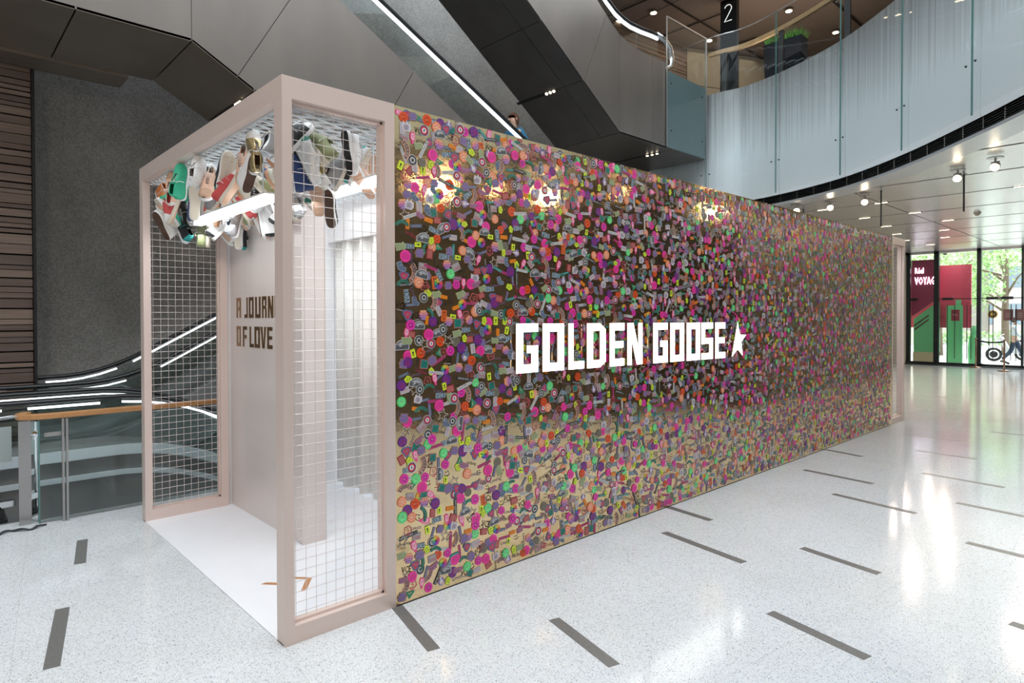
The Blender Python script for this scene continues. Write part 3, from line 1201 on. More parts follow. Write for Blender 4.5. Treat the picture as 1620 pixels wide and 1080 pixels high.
led(0.25, 0.76, 2.16, 2.50, 'long white glowing light tube under the hanging shoes on the left of the corner post')
led(0.74, 0.22, 0.98, 2.6, 'short white glowing light tube seen through the front wire mesh panel')
light('AREA', 'interior_light', (1.35, 1.3, 2.8), 7, (0.97, 0.98, 1.0), 0.6, 2.2, target=(1.35, 1.3, 0))
light('AREA', 'far_opening_fill', (10.35, 1.4, 2.8), 14, (0.97, 0.98, 1.0), 0.4, 2.2, target=(10.35, 1.4, 0))  # added fill that whitens the far bay behind its mesh
light('AREA', 'opening_light', (0.35, 1.4, 2.44), 6, (0.95, 0.98, 1.0), 0.08, 2.3, target=(0.35, 1.4, 0))

# ------------------------------------------------------------------ block lettering
GL = {}


def rects(*r):
    return [[(a, b), (c, b), (c, d), (a, d)] for a, b, c, d in r]


sx, sy = 0.31, 0.17
L_, Rr = (0, 0, sx, 1), (1 - sx, 0, 1, 1)
GL['G'] = rects((0, 0, sx, 1), (sx, 1 - sy, 1, 1), (sx, 0, 1, sy), (1 - sx, sy, 1, 0.55), (0.48, 0.40, 1 - sx, 0.55))
GL['O'] = rects((0, 0, sx, 1), (1 - sx, 0, 1, 1), (sx, 1 - sy, 1 - sx, 1), (sx, 0, 1 - sx, sy))
GL['L'] = rects((0, 0, sx, 1), (sx, 0, 1, sy))
GL['D'] = rects((0, 0, sx, 1), (sx, 1 - sy, 1 - sx, 1), (sx, 0, 1 - sx, sy)) + [[(1 - sx, 0), (1, 0.12), (1, 0.86), (1 - sx, 1)]]
GL['E'] = rects((0, 0, sx, 1), (sx, 1 - sy, 1, 1), (sx, 0, 1, sy), (sx, 0.42, 0.92, 0.58))
GL['N'] = rects((0, 0, .27, 1), (.73, 0, 1, 1)) + [[(.27, 1), (.27, .62), (.62, 0), (.73, 0), (.73, .38), (.38, 1)]]
GL['S'] = rects((0, 1 - sy, 1, 1), (0, 0.42, sx, 1 - sy), (sx, 0.42, 1 - sx, 0.58), (1 - sx, sy, 1, 0.58), (0, 0, 1, sy))
GL['A'] = rects((0, 0, sx, 1), (1 - sx, 0, 1, 1), (sx, 1 - sy, 1 - sx, 1), (sx, 0.36, 1 - sx, 0.52))
GL['J'] = rects((1 - sx, 0, 1, 1), (0.1, 0, 1 - sx, sy))
GL['U'] = rects((0, 0, sx, 1), (1 - sx, 0, 1, 1), (sx, 0, 1 - sx, sy))
GL['R'] = rects((0, 0, sx, 1), (1 - sx, 0.56, 1, 1), (sx, 1 - sy, 1 - sx, 1), (sx, 0.42, 1 - sx, 0.56)) + [[(1 - sx, 0), (1, 0), (1, .42), (.9, .56), (1 - sx, .56)]]
GL['F'] = rects((0, 0, sx, 1), (sx, 1 - sy, 1, 1), (sx, 0.42, 0.9, 0.58))
GL['V'] = [[(0, 1), (0.30, 0), (0.5, 0), (0.32, 1)], [(0.5, 0), (0.70, 0), (1, 1), (0.68, 1)]]
GL['Y'] = rects((0, 0.45, sx, 1), (1 - sx, 0.45, 1, 1), (sx, 0.45, 1 - sx, 0.60), (0.36, 0, 0.64, 0.45))


def star_pts(cx_, cy_, r, rot=0, k=0.42):
    out = []
    for i in range(10):
        a = PI / 2 + rot + i * PI / 5
        rr = r if i % 2 == 0 else r * k
        out.append((cx_ + rr * math.cos(a), cy_ + rr * math.sin(a)))
    return out


# "A JOURNEY / OF LOVE" in bronze mirror on the partition
xw = 0.73 - 0.004
yof = lambda u: at(u, 510, 0, 0.726).y
row1 = [(374.1, 380.8), (386.2, 391.6), (393.7, 401.0), (403.6, 412.0), (414.4, 421.4), (423.8, 432.1)]
row2 = [(374.1, 380.3), (383.8, 390.2), (394.5, 401.0), (402.3, 410.6), (412.0, 420.5), (422.4, 430.5)]
r1 = [(yof(a), yof(b)) for a, b in row1]
r1 += [(r1[-1][1] - .03, r1[-1][1] - .13), (r1[-1][1] - .155, r1[-1][1] - .27)]
r2_ = [(yof(a), yof(b)) for a, b in row2]
for word, z0, rr_ in (('AJOURNEY', 1.73, r1), ('OFLOVE', 1.475, r2_)):
    for ch, (ya_, yb_) in zip(word, rr_):
        mb = MB()
        for poly in GL[ch]:
            mb.prism([(xw, ya_ + (yb_ - ya_) * px_, z0 + pz * 0.18) for px_, pz in poly], (0.004, 0, 0))
        mb.build('letter', m_mirror_letter, partition)
# copper star outline on the white floor
flo = [o for o in booth.children if o.name.startswith('floor_panel')][0]
for pl in ([(463, 912.3), (494, 912.9), (485, 932.6), (475.9, 935.6), (484, 915.6), (463, 915.1)], [(413, 924), (421, 921), (463, 921.8), (464.5, 923.3), (462, 925), (440, 925)]):
    mb = MB()
    mb.prism([at(u, v, 2, 0.0065) for u, v in pl], (0, 0, 0.001))
    mb.build('copper_star_line', m_copper, flo)

# ------------------------------------------------------------------ sticker wall
sw = thing('sticker_wall', 'long gold mirrored wall covered all over in colourful stickers', 'wall', ((X2 + X3) / 2, 0.02, 0))
NP = 8
for i in range(NP):
    xa = X2 + (X3 - X2) * i / NP
    xb_ = X2 + (X3 - X2) * (i + 1) / NP
    mb = MB()
    e = rnd.uniform(-0.0016, 0.0016)
    mb.add([(xa, 0.0, 0.004), (xb_ - .001, 0.0 + e, 0.004), (xb_ - .001, 0.0 + e, H - 0.006), (xa, 0, H - 0.006),
            (xa, 0.045, 0.004), (xb_ - .001, 0.045, 0.004), (xb_ - .001, 0.045, H - 0.006), (xa, 0.045, H - 0.006)],
           [(0, 1, 2, 3), (7, 6, 5, 4), (0, 4, 5, 1), (3, 2, 6, 7), (0, 3, 7, 4), (1, 5, 6, 2)])
    mb.build('gold_panel', m_gold, sw)
mb = MB()
mb.box(X2, X3, -0.003, 0.05, 0.0, 0.006)
mb.build('base_trim', m_black, sw)

# text outlines for the stickers
_fc = {}


def text_poly(s, height):
    key = s
    if key not in _fc:
        cu_ = bpy.data.curves.new('t', 'FONT')
        cu_.body = s
        cu_.resolution_u = 1
        o = bpy.data.objects.new('t', cu_)
        COL.objects.link(o)
        dg = bpy.context.evaluated_depsgraph_get()
        me = bpy.data.meshes.new_from_object(o.evaluated_get(dg))
        vs = [(v.co.x, v.co.y) for v in me.vertices]
        fs = [tuple(p.vertices) for p in me.polygons]
        bpy.data.objects.remove(o)
        bpy.data.curves.remove(cu_)
        bpy.data.meshes.remove(me)
        x0 = min(v[0] for v in vs)
        x1 = max(v[0] for v in vs)
        y0 = min(v[1] for v in vs)
        y1 = max(v[1] for v in vs)
        _fc[key] = ([((a - (x0 + x1) / 2), (b - (y0 + y1) / 2)) for a, b in vs], fs, x1 - x0, y1 - y0)
    return _fc[key]


class ST(MB):
    """sticker in the x-z plane, facing -y; layers step 0.12 mm forward"""

    def __init__(s):
        super().__init__()
        s.layer = 0

    def shape(s, pts, col):
        s.col = col
        y = -0.00014 * s.layer
        s.add([(a, y, b) for a, b in pts], [tuple(range(len(pts)))])
        s.layer += 1

    def fan(s, pts, col):
        s.col = col
        y = -0.00014 * s.layer
        cx_ = sum(p[0] for p in pts) / len(pts)
        cy_ = sum(p[1] for p in pts) / len(pts)
        n = len(pts)
        s.add([(cx_, y, cy_)] + [(a, y, b) for a, b in pts], [(0, i + 1, (i + 1) % n + 1) for i in range(n)])
        s.layer += 1

    def text(s, t, w, h, col, cx_=0, cy_=0, rot=0):
        vs, fs, tw, th = text_poly(t, h)
        s.col = col
        y = -0.00014 * s.layer
        c, sn = math.cos(rot), math.sin(rot)
        out = []
        for a, b in vs:
            a, b = a * w / tw, b * h / th
            out.append((cx_ + a * c - b * sn, y, cy_ + a * sn + b * c))
        s.add(out, fs)
        s.layer += 1


def circ(r, n=16, cx_=0, cy_=0, sxx=1):
    return [(cx_ + r * sxx * math.cos(2 * PI * i / n), cy_ + r * math.sin(2 * PI * i / n)) for i in range(n)]


def rect(w, h, cx_=0, cy_=0):
    return [(cx_ - w / 2, cy_ - h / 2), (cx_ + w / 2, cy_ - h / 2), (cx_ + w / 2, cy_ + h / 2), (cx_ - w / 2, cy_ + h / 2)]


def blob(r, n, amp, seed, sxx=1, lobes=5):
    q = random.Random(seed)
    ph = q.uniform(0, 6)
    return [((r * (1 + amp * math.sin(lobes * 2 * PI * i / n + ph) + amp * .4 * q.uniform(-1, 1))) * sxx * math.cos(2 * PI * i / n),
             (r * (1 + amp * math.sin(lobes * 2 * PI * i / n + ph) + amp * .4 * q.uniform(-1, 1))) * math.sin(2 * PI * i / n)) for i in range(n)]


def outline(s, pts, k, col):
    """closed band between pts and pts scaled by k about their centre"""
    cx_ = sum(p[0] for p in pts) / len(pts)
    cy_ = sum(p[1] for p in pts) / len(pts)
    n = len(pts)
    inn = [(cx_ + (a - cx_) * k, cy_ + (b - cy_) * k) for a, b in pts]
    y = -0.00014 * s.layer
    s.col = col
    s.add([(a, y, b) for a, b in pts + inn], [(i, (i + 1) % n, n + (i + 1) % n, n + i) for i in range(n)])
    s.layer += 1


def block(s, rows, edge_c, fill_c, text_c, rowh=.015, texts=None, skew=0.0):
    """stack of word rows with a die-cut border, as lettered stickers are cut"""
    n = len(rows)
    for grow, c in ((.0035, edge_c), (0, fill_c)):
        for q, w in enumerate(rows):
            yy = ((n - 1) / 2 - q) * rowh
            xo = skew * yy
            h = rowh / 2 + grow
            ww = w / 2 + grow
            s.shape([(xo - ww, yy - h * .6), (xo - ww * .9, yy - h), (xo + ww * .9, yy - h), (xo + ww, yy - h * .6), (xo + ww, yy + h * .6), (xo + ww * .9, yy + h), (xo - ww * .9, yy + h), (xo - ww, yy + h * .6)], c)
    for q, w in enumerate(rows):
        yy = ((n - 1) / 2 - q) * rowh
        t = (texts or ['LOVE'] * n)[q]
        s.text(t, w * .88, rowh * .66, text_c[q % len(text_c)], skew * yy, yy)


PINK, DPINK = (0.95, 0.06, 0.38), (0.55, 0.01, 0.22)
MAG = (0.70, 0.10, 0.48)
PUR, RED = (0.13, 0.035, 0.27), (0.55, 0.03, 0.06)
GRN, ORG, SAL = (0.12, 0.72, 0.22), (0.80, 0.10, 0.02), (0.86, 0.28, 0.13)
YEL, TEAL = (0.72, 0.90, 0.05), (0.02, 0.22, 0.18)
WHT, BLK, GRY, LAV = (0.80, 0.80, 0.80), (0.012, 0.012, 0.013), (0.30, 0.31, 0.35), (0.40, 0.37, 0.55)
NAVY, OLV, SLT = (0.03, 0.035, 0.12), (0.30, 0.36, 0.18), (0.12, 0.15, 0.21)

TPL = []      # (mesh builder, name, label, weight, radius)


def tpl(label, weight, fn, rmax=0.04):
    s = ST()
    fn(s)
    TPL.append((s, label, weight, rmax))


def f_pinkline(s):
    s.shape(circ(0.037), PINK)
    for k, w in ((.016, .040), (.006, .056), (-.004, .058), (-.014, .048)):
        s.shape(rect(w, .0035, 0, k), DPINK)


tpl('hot pink round sticker with text lines', 5, f_pinkline)


def f_pinkface(s):
    s.shape(circ(0.033), (0.80, 0.05, 0.40))
    s.fan(blob(.017, 10, .25, 3), (0.45, 0.0, 0.25))
    s.shape(star_pts(0, 0, .011), (0.85, .2, .5))


tpl('magenta round sticker with a badge', 5, f_pinkface)


def f_purple(s):
    s.shape(circ(0.037), PUR)
    s.text('LOVE', .048, .016, RED, 0, .009)
    s.text('LIFE', .048, .016, RED, 0, -.012)


tpl('purple round sticker with red lettering', 4, f_purple)


def f_green(s):
    s.shape(circ(0.034), GRN)
    s.fan(blob(.022, 12, .2, 5), (0.25, .85, .35))
    s.shape(rect(.03, .004), (0.05, .4, .12))
    s.shape(rect(.02, .004, 0, .012), (0.05, .4, .12))


tpl('bright green round sticker', 4, f_green)


def f_orange(s):
    s.shape(circ(0.033), ORG)
    s.fan(blob(.02, 12, .2, 6), (0.60, .05, .01))
    s.text('HEY', .026, .011, (.95, .35, .15))


tpl('orange red round sticker', 3, f_orange)


def f_salmon(s):
    s.shape(circ(0.036), SAL)
    for i in range(7):
        a = i * 2 * PI / 7
        s.shape(rect(.010, .008, .020 * math.cos(a), .020 * math.sin(a)), (0.95, .62, .5))
        s.layer -= 1
    s.shape(circ(.008, 8), (0.95, .62, .5))


tpl('salmon round sticker with pale pattern', 4, f_salmon)


def f_rainbow(s):
    cols = [(.75, .10, .1), (.80, .40, .05), (.60, .60, .08), (.10, .45, .2), (.07, .15, .5), (.30, .05, .4), (.55, .05, .3)]
    pts = circ(.034, 14)
    y = 0
    for i in range(14):
        s.col = cols[(i // 2) % 7]
        s.add([(0, y, 0), (pts[i][0], y, pts[i][1]), (pts[(i + 1) % 14][0], y, pts[(i + 1) % 14][1])], [(0, 1, 2)])
    s.layer = 1
    s.shape(star_pts(0, 0, .013), BLK)


tpl('rainbow round sticker with a black star', 3, f_rainbow)


def f_globe(s):
    s.shape(circ(.034), (0.60, .60, .58))
    s.shape(circ(.030), (0.04, .045, .05))
    s.shape(circ(.019), (0.55, .55, .54))
    s.fan(blob(.010, 9, .4, 2), BLK)


tpl('black and grey ringed round sticker', 4, f_globe)


def f_badge(s):
    s.shape(circ(.034), (0.75, .75, .78))
    s.shape(circ(.031), NAVY)
    s.shape(circ(.025), (0.65, .05, .08))
    s.shape(circ(.015), WHT)
    s.shape(rect(.008, .016), NAVY)


tpl('navy and red target badge sticker', 3, f_badge)


def f_vce(s):
    s.shape(rect(.078, .036), (.30, .40, .48))
    s.text('VCE', .070, .036, BLK)


tpl('VCE sticker in heavy black letters', 4, f_vce)


def f_vcew(s):
    s.text('VCE', .072, .042, (0.015, .015, .015))
    s.shape(rect(.05, .005, 0, -.028), (.35, .36, .38))


tpl('bare black VCE lettering sticker', 6, f_vcew)


def f_golden(s):
    n = 12
    o, i_ = [], []
    for k in range(n + 1):
        a = R(155 - 130 * k / n)
        o.append((.056 * math.cos(a), .052 * math.sin(a) - .028))
        i_.append((.036 * math.cos(a), .030 * math.sin(a) - .028))
    s.col = (.06, .27, .20)
    s.add([(a, 0, b) for a, b in o + i_], [(k, n + 1 + k, n + 2 + k, k + 1) for k in range(n)])
    s.layer = 1
    for k, ch in enumerate('GOLDEN'):
        a = R(145 - 22 * k)
        s.text(ch, .013, .018, (.02, .02, .015), .046 * math.cos(a), .041 * math.sin(a) - .028, a - PI / 2)


tpl('arched GOLDEN sticker in black on teal', 4, f_golden, .05)


def f_golden_r(s):
    n = 9
    for (ra, rb, a0, a1, c) in ((.074, .040, 148, 32, (.86, .52, .42)), (.070, .044, 145, 35, (.15, .09, .08))):
        o_ = [(ra * math.sin(R(a0 + (a1 - a0) * k / n)) - .056, ra * math.cos(R(a0 + (a1 - a0) * k / n))) for k in range(n + 1)]
        i_ = [(rb * math.sin(R(a0 + (a1 - a0) * k / n)) - .056, rb * math.cos(R(a0 + (a1 - a0) * k / n))) for k in range(n + 1)]
        s.col = c
        y = -0.00014 * s.layer
        s.add([(a, y, b) for a, b in o_ + i_], [(k, k + 1, n + 2 + k, n + 1 + k) for k in range(n)])
        s.layer += 1
    for k, ch in enumerate('GOOSE'):
        a = R(50 + 20 * k)
        s.text(ch, .014, .018, (.88, .60, .50), .057 * math.sin(a) - .056, .057 * math.cos(a), -a)


tpl('upright dark sticker with peach edge and lettering', 5, f_golden_r, .05)


def strip_t(bgc, fg, w=.125, h=.022, text='SNEAKERS MAKER', end=None):
    def f(s):
        s.shape(rect(w, h), bgc)
        s.text(text, w * .70, h * .5, fg, -w * .10 if end else 0, 0)
        if end:
            s.shape(rect(w * .2, h, w * .4, 0), end)
    return f


tpl('black strip sticker reading SNEAKERS MAKER', 3, strip_t((.03, .03, .035), (.72, .72, .70), end=(.10, .10, .10)), .06)
tpl('white strip sticker reading SNEAKERS MAKER', 3, strip_t((.66, .66, .66), (.13, .13, .14), end=(.52, .52, .53)), .06)
tpl('pink strip sticker with dark lettering', 4, strip_t((.50, .06, .20), (.28, .01, .08), .115, .019, 'PERFECT IMPERFECTION'), .06)
tpl('slate strip sticker', 3, strip_t((.12, .15, .22), (.40, .42, .55), .085, .020, 'GALLERY'), .045)
tpl('teal strip sticker', 2, strip_t((.03, .25, .24), (.35, .62, .58), .08, .018, 'DREAM'), .04)


def f_star(s):
    p = star_pts(0, 0, .046, .2)
    outline(s, p, .84, (.74, .70, .63))
    outline(s, [(a * .82, b * .82) for a, b in p], .84, (.06, .05, .045))


tpl('star shaped sticker with a pale outline', 3, f_star, .046)


def f_mount(s):
    pts = [(-.046, -.022), (.044, -.022), (.046, .0), (.030, .022), (.005, .030), (-.020, .024), (-.044, .004)]
    s.shape([(a * 1.1, b * 1.15) for a, b in pts], (.66, .68, .70))
    s.shape(pts, (.10, .105, .115))
    s.shape([(-.036, .002), (.038, .004), (.024, .018), (.004, .024), (-.016, .018)], (.42, .43, .45))
    s.shape([(-.02, -.006), (-.004, -.006), (-.010, .014)], (.6, .6, .62))


tpl('grey photo cut-out sticker', 4, f_mount, .046)


def f_fan(s):
    n = 4
    cols = [(.85, .36, .12), (.75, .22, .22), (.45, .13, .40), (.25, .12, .40)]
    for q, w in enumerate([.050, .070, .066, .044]):
        yy = (1.5 - q) * .015
        s.shape([(-w / 2, yy - .006), (-w / 2 + .006, yy - .009), (w / 2 - .004, yy - .009), (w / 2, yy + .004), (w / 2 - .006, yy + .009), (-w / 2 + .004, yy + .009)], cols[q])
    for q, (w, t) in enumerate(((.040, 'THE'), (.060, 'WELCOME'), (.056, 'LOVELIFE'), (.034, 'HERE'))):
        s.text(t, w, .009, (.78, .62, .72), 0, (1.5 - q) * .015)


tpl('orange to purple fan shaped sticker', 5, f_fan)


def f_lav(s):
    block(s, [.044, .064, .050], (.36, .24, .13), (.20, .13, .32), [(.45, .38, .64)], .017, ['OLD', 'SCHOOL', 'LOVE'])


tpl('lavender cloud sticker with lettering', 4, f_lav)


def f_yel(s):
    s.shape(rect(.034, .052), YEL)
    s.shape(circ(.007, 8, 0, .006), BLK)
    s.shape([(-.008, -.014), (.006, -.014), (.002, .0), (-.004, .0)], (.20, .25, .02))


tpl('small yellow rectangular sticker with a figure', 4, f_yel)


def f_yelb(s):
    s.shape(blob(.031, 16, .14, 21, .75, 5), (.13, .15, .02))
    s.shape(blob(.028, 16, .14, 21, .75, 5), YEL)
    s.text('HA', .024, .013, (.12, .14, .02), 0, .007)
    s.text('HA', .024, .013, (.12, .14, .02), 0, -.009)


tpl('yellow wavy sticker', 4, f_yelb)


def f_ice(s):
    s.shape([(-.017, .036), (-.020, .0), (-.010, -.018), (-.004, -.040), (.004, -.040), (.010, -.018), (.020, .0), (.017, .036), (0, .042)], (.92, .10, .36))
    s.shape([(-.012, .031), (-.015, .0), (-.006, -.014), (.006, -.014), (.015, .0), (.012, .031)], (.93, .50, .60))
    s.shape(rect(.016, .004, 0, .016), (.8, .1, .3))
    s.shape(rect(.016, .004, 0, .006), (.8, .1, .3))


tpl('pink ice lolly sticker', 4, f_ice)


def f_ny(s):
    s.shape(rect(.066, .050), (.40, .35, .36))
    s.text('NEW', .030, .012, (.55, .50, .50), 0, .011)
    s.text('YORK', .055, .018, (.55, .04, .08), 0, -.009)


tpl('grey rectangular sticker with red lettering', 4, f_ny)


def f_redr(s):
    s.shape(rect(.062, .046), (.42, .06, .07))
    s.layer = 1
    for k in (-.013, -.005, .003, .011):
        s.shape(rect(.050, .0035, 0, k), (.62, .25, .22))


tpl('dull red rectangular sticker', 3, f_redr)


def f_teal(s):
    s.shape([(-.032, -.028), (.030, -.030), (.034, .028), (-.028, .032)], (.62, .16, .16))
    s.shape([(-.028, -.024), (.026, -.026), (.030, .024), (-.024, .028)], TEAL)
    s.text('24', .026, .013, (.01, .06, .05), 0, .006)
    s.text('DO', .026, .011, (.01, .06, .05), 0, -.010)


tpl('dark teal square sticker with a red edge', 3, f_teal)


def f_heart(s):
    s.shape(blob(.033, 14, .2, 31, 1, 3), (.09, .17, .34))
    s.shape(blob(.024, 14, .2, 31, 1, 3), (.55, .06, .10))
    s.text('M', .016, .014, (.2, .3, .5))


tpl('blue sticker with red lettering', 4, f_heart)


def f_olive(s):
    s.shape([(-.042, .020), (.012, .026), (.014, .036), (.040, .012), (.030, -.020), (.020, -.014), (-.030, -.026), (-.036, -.002)], (.46, .50, .32))
    s.shape([(-.036, .015), (.016, .020), (.034, .010), (.026, -.012), (-.026, -.020), (-.030, -.001)], OLV)
    s.text('GOLDEN', .046, .011, (.50, .58, .36), 0, .004)
    s.text('BOOGIE', .040, .009, (.50, .58, .36), 0, -.010)


tpl('olive green scalloped sticker', 4, f_olive)


def f_tick(s):
    s.shape(rect(.062, .026), (.85, .27, .02))
    s.text('GOLDEN', .045, .010, (.55, .13, .01))


tpl('orange ticket sticker', 4, f_tick)


def f_script(col, t):
    def f(s):
        s.text(t, .085, .028, col)
    return f


tpl('black script lettering sticker', 9, f_script((.05, .045, .05), 'goldeny'))
tpl('purple script lettering sticker', 7, f_script((.18, .13, .24), 'Lovers'))
tpl('crimson lettering sticker', 2, f_script((.38, .03, .08), 'London'))
tpl('dark lettering sticker with a hyphen', 2, f_script((.03, .03, .03), 'daclo'))


def f_smile(s):
    s.shape(rect(.005, .010, -.009, .012), (.03, .03, .03))
    s.layer = 0
    s.shape(rect(.005, .010, .009, .012), (.03, .03, .03))
    s.layer = 0
    n = 8
    o = [(.022 * math.cos(R(200 + 140 * k / n)), .022 * math.sin(R(200 + 140 * k / n)) + .006) for k in range(n + 1)]
    i_ = [(.018 * math.cos(R(200 + 140 * k / n)), .018 * math.sin(R(200 + 140 * k / n)) + .006) for k in range(n + 1)]
    s.col = (.03, .03, .03)
    s.add([(a, 0, b) for a, b in o + i_], [(k, k + 1, n + 2 + k, n + 1 + k) for k in range(n)])


tpl('clear smiling face sticker', 5, f_smile)


def f_kid(s):
    s.shape([(-.030, -.030), (.020, -.032), (.036, -.010), (.030, .024), (.018, .014), (.008, .036), (-.004, .016), (-.020, .032), (-.032, .006)], (.66, .64, .68))
    s.shape([(-.020, -.024), (.012, -.024), (.022, -.004), (.010, .012), (-.014, .012), (-.022, -.004)], (.44, .38, .45))
    s.shape(circ(.003, 6, -.008, .0), BLK)
    s.shape(circ(.003, 6, .006, .0), BLK)
    s.shape(rect(.012, .003, 0, -.012), BLK)


tpl('pale grey cut-out sticker', 4, f_kid)


def f_vase(s):
    s.shape(blob(.028, 14, .1, 61, 1, 4), (.28, .20, .42))
    s.shape([(-.012, -.020), (.012, -.020), (.015, .0), (.006, .012), (.006, .036), (-.006, .036), (-.006, .012), (-.015, .0)], (.72, .70, .76))
    s.shape(rect(.020, .006, 0, -.012), (.75, .30, .12))


tpl('white bottle sticker on purple', 3, f_vase)


def f_bask(s):
    s.shape(circ(.033, 16), (.23, .21, .16))
    for k in (-.018, -.006, .006, .018):
        s.shape(rect(.048, .0035, 0, k), (.08, .07, .05))


tpl('olive brown round sticker with lines', 3, f_bask)


def f_slate(s):
    s.shape([(-.020, .036), (.016, .034), (.018, .0), (.034, -.018), (.022, -.036), (-.006, -.026), (-.024, -.006)], (.30, .36, .46))
    s.shape([(-.016, .031), (.012, .029), (.014, .002), (.028, -.018), (.019, -.030), (-.004, -.021), (-.019, -.004)], (.10, .14, .22))
    s.text('24', .018, .014, (.42, .48, .60), 0, .012)
    s.text('GO', .018, .010, (.42, .48, .60), .006, -.010)


tpl('slate blue sticker', 5, f_slate)


def f_crim(s):
    p = [(a * 1.0, b) for a, b in blob(.034, 22, .10, 81, .9, 5)]
    outline(s, p, .86, (.60, .12, .17))
    s.text('G', .022, .026, (.60, .12, .17), 0, .004)
    s.shape(rect(.026, .004, 0, -.020), (.60, .12, .17))


tpl('dark crimson sticker with red outline', 4, f_crim)


def f_flag(s):
    s.shape([(-.036, .024), (.036, .012), (-.010, -.030)], (.03, .28, .16))
    s.shape(rect(.026, .007, -.006, .006), (.6, .4, .2))


tpl('green pennant sticker', 2, f_flag)


def f_label(s):
    s.shape(rect(.070, .040), (.62, .62, .66))
    s.shape(rect(.064, .034), (.50, .50, .58))
    s.text('LOVELIFE', .054, .010, (.55, .12, .10), 0, .004)
    s.shape(rect(.05, .004, 0, -.009), (.8, .45, .2))


tpl('pale label sticker with red lettering', 4, f_label)


def f_grad(s):
    block(s, [.070, .052], (.52, .20, .30), (.24, .10, .20), [(.66, .38, .48)], .015, ['SNEAKER', 'LOVER'], .6)


tpl('upright mauve strip sticker', 5, f_grad, .045)


def f_tall(s):
    s.shape(rect(.020, .078), (.15, .15, .24))
    s.text('SNEAKERS', .066, .009, (.42, .40, .58), 0, 0, PI / 2)


tpl('upright indigo strip sticker', 2, f_tall, .045)


def f_vcebox(s):
    s.shape(rect(.046, .078), (.85, .22, .06))
    s.shape(rect(.040, .072), (.80, .14, .03))
    s.text('VCE', .064, .026, BLK, 0, 0, PI / 2)


tpl('upright orange VCE sticker', 1, f_vcebox, .045)

tmesh = [t[0].mesh('sticker', m_sticker, True) for t in TPL]
weights = [t[2] for t in TPL]
rs_ = random.Random(11)
spots = []
gx, gz = 0.0595, 0.0590
nx_, nz_ = int((X3 - X2 - 0.06) / gx), int((H - 0.05) / gz) + 1
for i in range(nx_):
    for j in range(nz_):
        x = X2 + 0.04 + i * gx + rs_.uniform(-.019, .019) + (0.031 if j % 2 else 0)
        z = 0.045 + j * gz + rs_.uniform(-.019, .019)
        if rs_.random() < 0.03:
            continue
        for _ in range(8):
            k = rs_.choices(range(len(TPL)), weights)[0]
            if all(abs(q[0] - x) + abs(q[1] - z) > .16 or q[2] != k for q in spots[-110:]):
                break
        rm = TPL[k][3]
        x = min(max(x, X2 + rm), X3 - rm)
        z = min(max(z, rm + .008), H - rm - .008)
        u_ = rs_.random()
        rot = rs_.gauss(0, 0.22) if u_ < 0.74 else (rs_.uniform(-PI / 2, PI / 2) if u_ < .86 else rs_.choice((1, -1)) * (PI / 2) + rs_.gauss(0, .15))
        sc = rs_.uniform(0.86, 1.06)
        spots.append((x, z, k, rot, sc))
# skip spots fully hidden behind the lit letters? they stand clear of the wall, so all stay
lay = {}


def slot_y(x, z):
    # each overlap gets its own height so that no two prints share a plane
    c = (int(x / 0.09), int(z / 0.09))
    used = {lay.get((c[0] + a, c[1] + b, q)) for a in (-1, 0, 1) for b in (-1, 0, 1) for q in range(6)}
    for h in range(60):
        if h not in used:
            break
    q = 0
    while (c[0], c[1], q) in lay:
        q += 1
    lay[(c[0], c[1], q)] = h
    return -0.0026 - h * 0.00020


order = list(range(len(spots)))
rs_.shuffle(order)
ys = {}
for i in order:
    ys[i] = slot_y(spots[i][0], spots[i][1])
near = sorted(range(len(spots)), key=lambda i: (Vector((spots[i][0], 0, spots[i][1])) - CPOS).length)[:300]
near_s = set(near)
for i in near:
    x, z, k, rot, sc = spots[i]
    o = bpy.data.objects.new('sticker', tmesh[k])
    o.location = (x, ys[i], z)
    o.rotation_euler = (0, -rot, 0)
    o.scale = (sc, 1, sc)
    COL.objects.link(o)
    link_parent(o, sw)
V, F, C = [], [], []
off = 0
tv = [(np.array(t[0].v), t[0].f, t[0].c) for t in TPL]
cv = []
for i, (x, z, k, rot, sc) in enumerate(spots):
    if i in near_s:
        continue
    v, f, c = tv[k]
    cs, sn = math.cos(rot), math.sin(rot)
    nv_ = np.empty_like(v)
    nv_[:, 0] = (v[:, 0] * cs - v[:, 2] * sn) * sc + x
    nv_[:, 2] = (v[:, 0] * sn + v[:, 2] * cs) * sc + z
    nv_[:, 1] = v[:, 1] + ys[i]
    V.append(nv_)
    for ff, cc in zip(f, c):
        F.append(tuple(a + off for a in ff))
        cv += [cc[0], cc[1], cc[2], 1.0] * len(ff)
    off += len(v)
me = bpy.data.meshes.new('sticker_field')
me.from_pydata(np.concatenate(V).tolist(), [], F)
me.materials.append(m_sticker)
a_ = me.color_attributes.new('print', 'FLOAT_COLOR', 'CORNER')
a_.data.foreach_set('color', np.array(cv, dtype=np.float32))
o = bpy.data.objects.new('sticker_field', me)
COL.objects.link(o)
link_parent(o, sw)
o['kind'] = 'stuff'

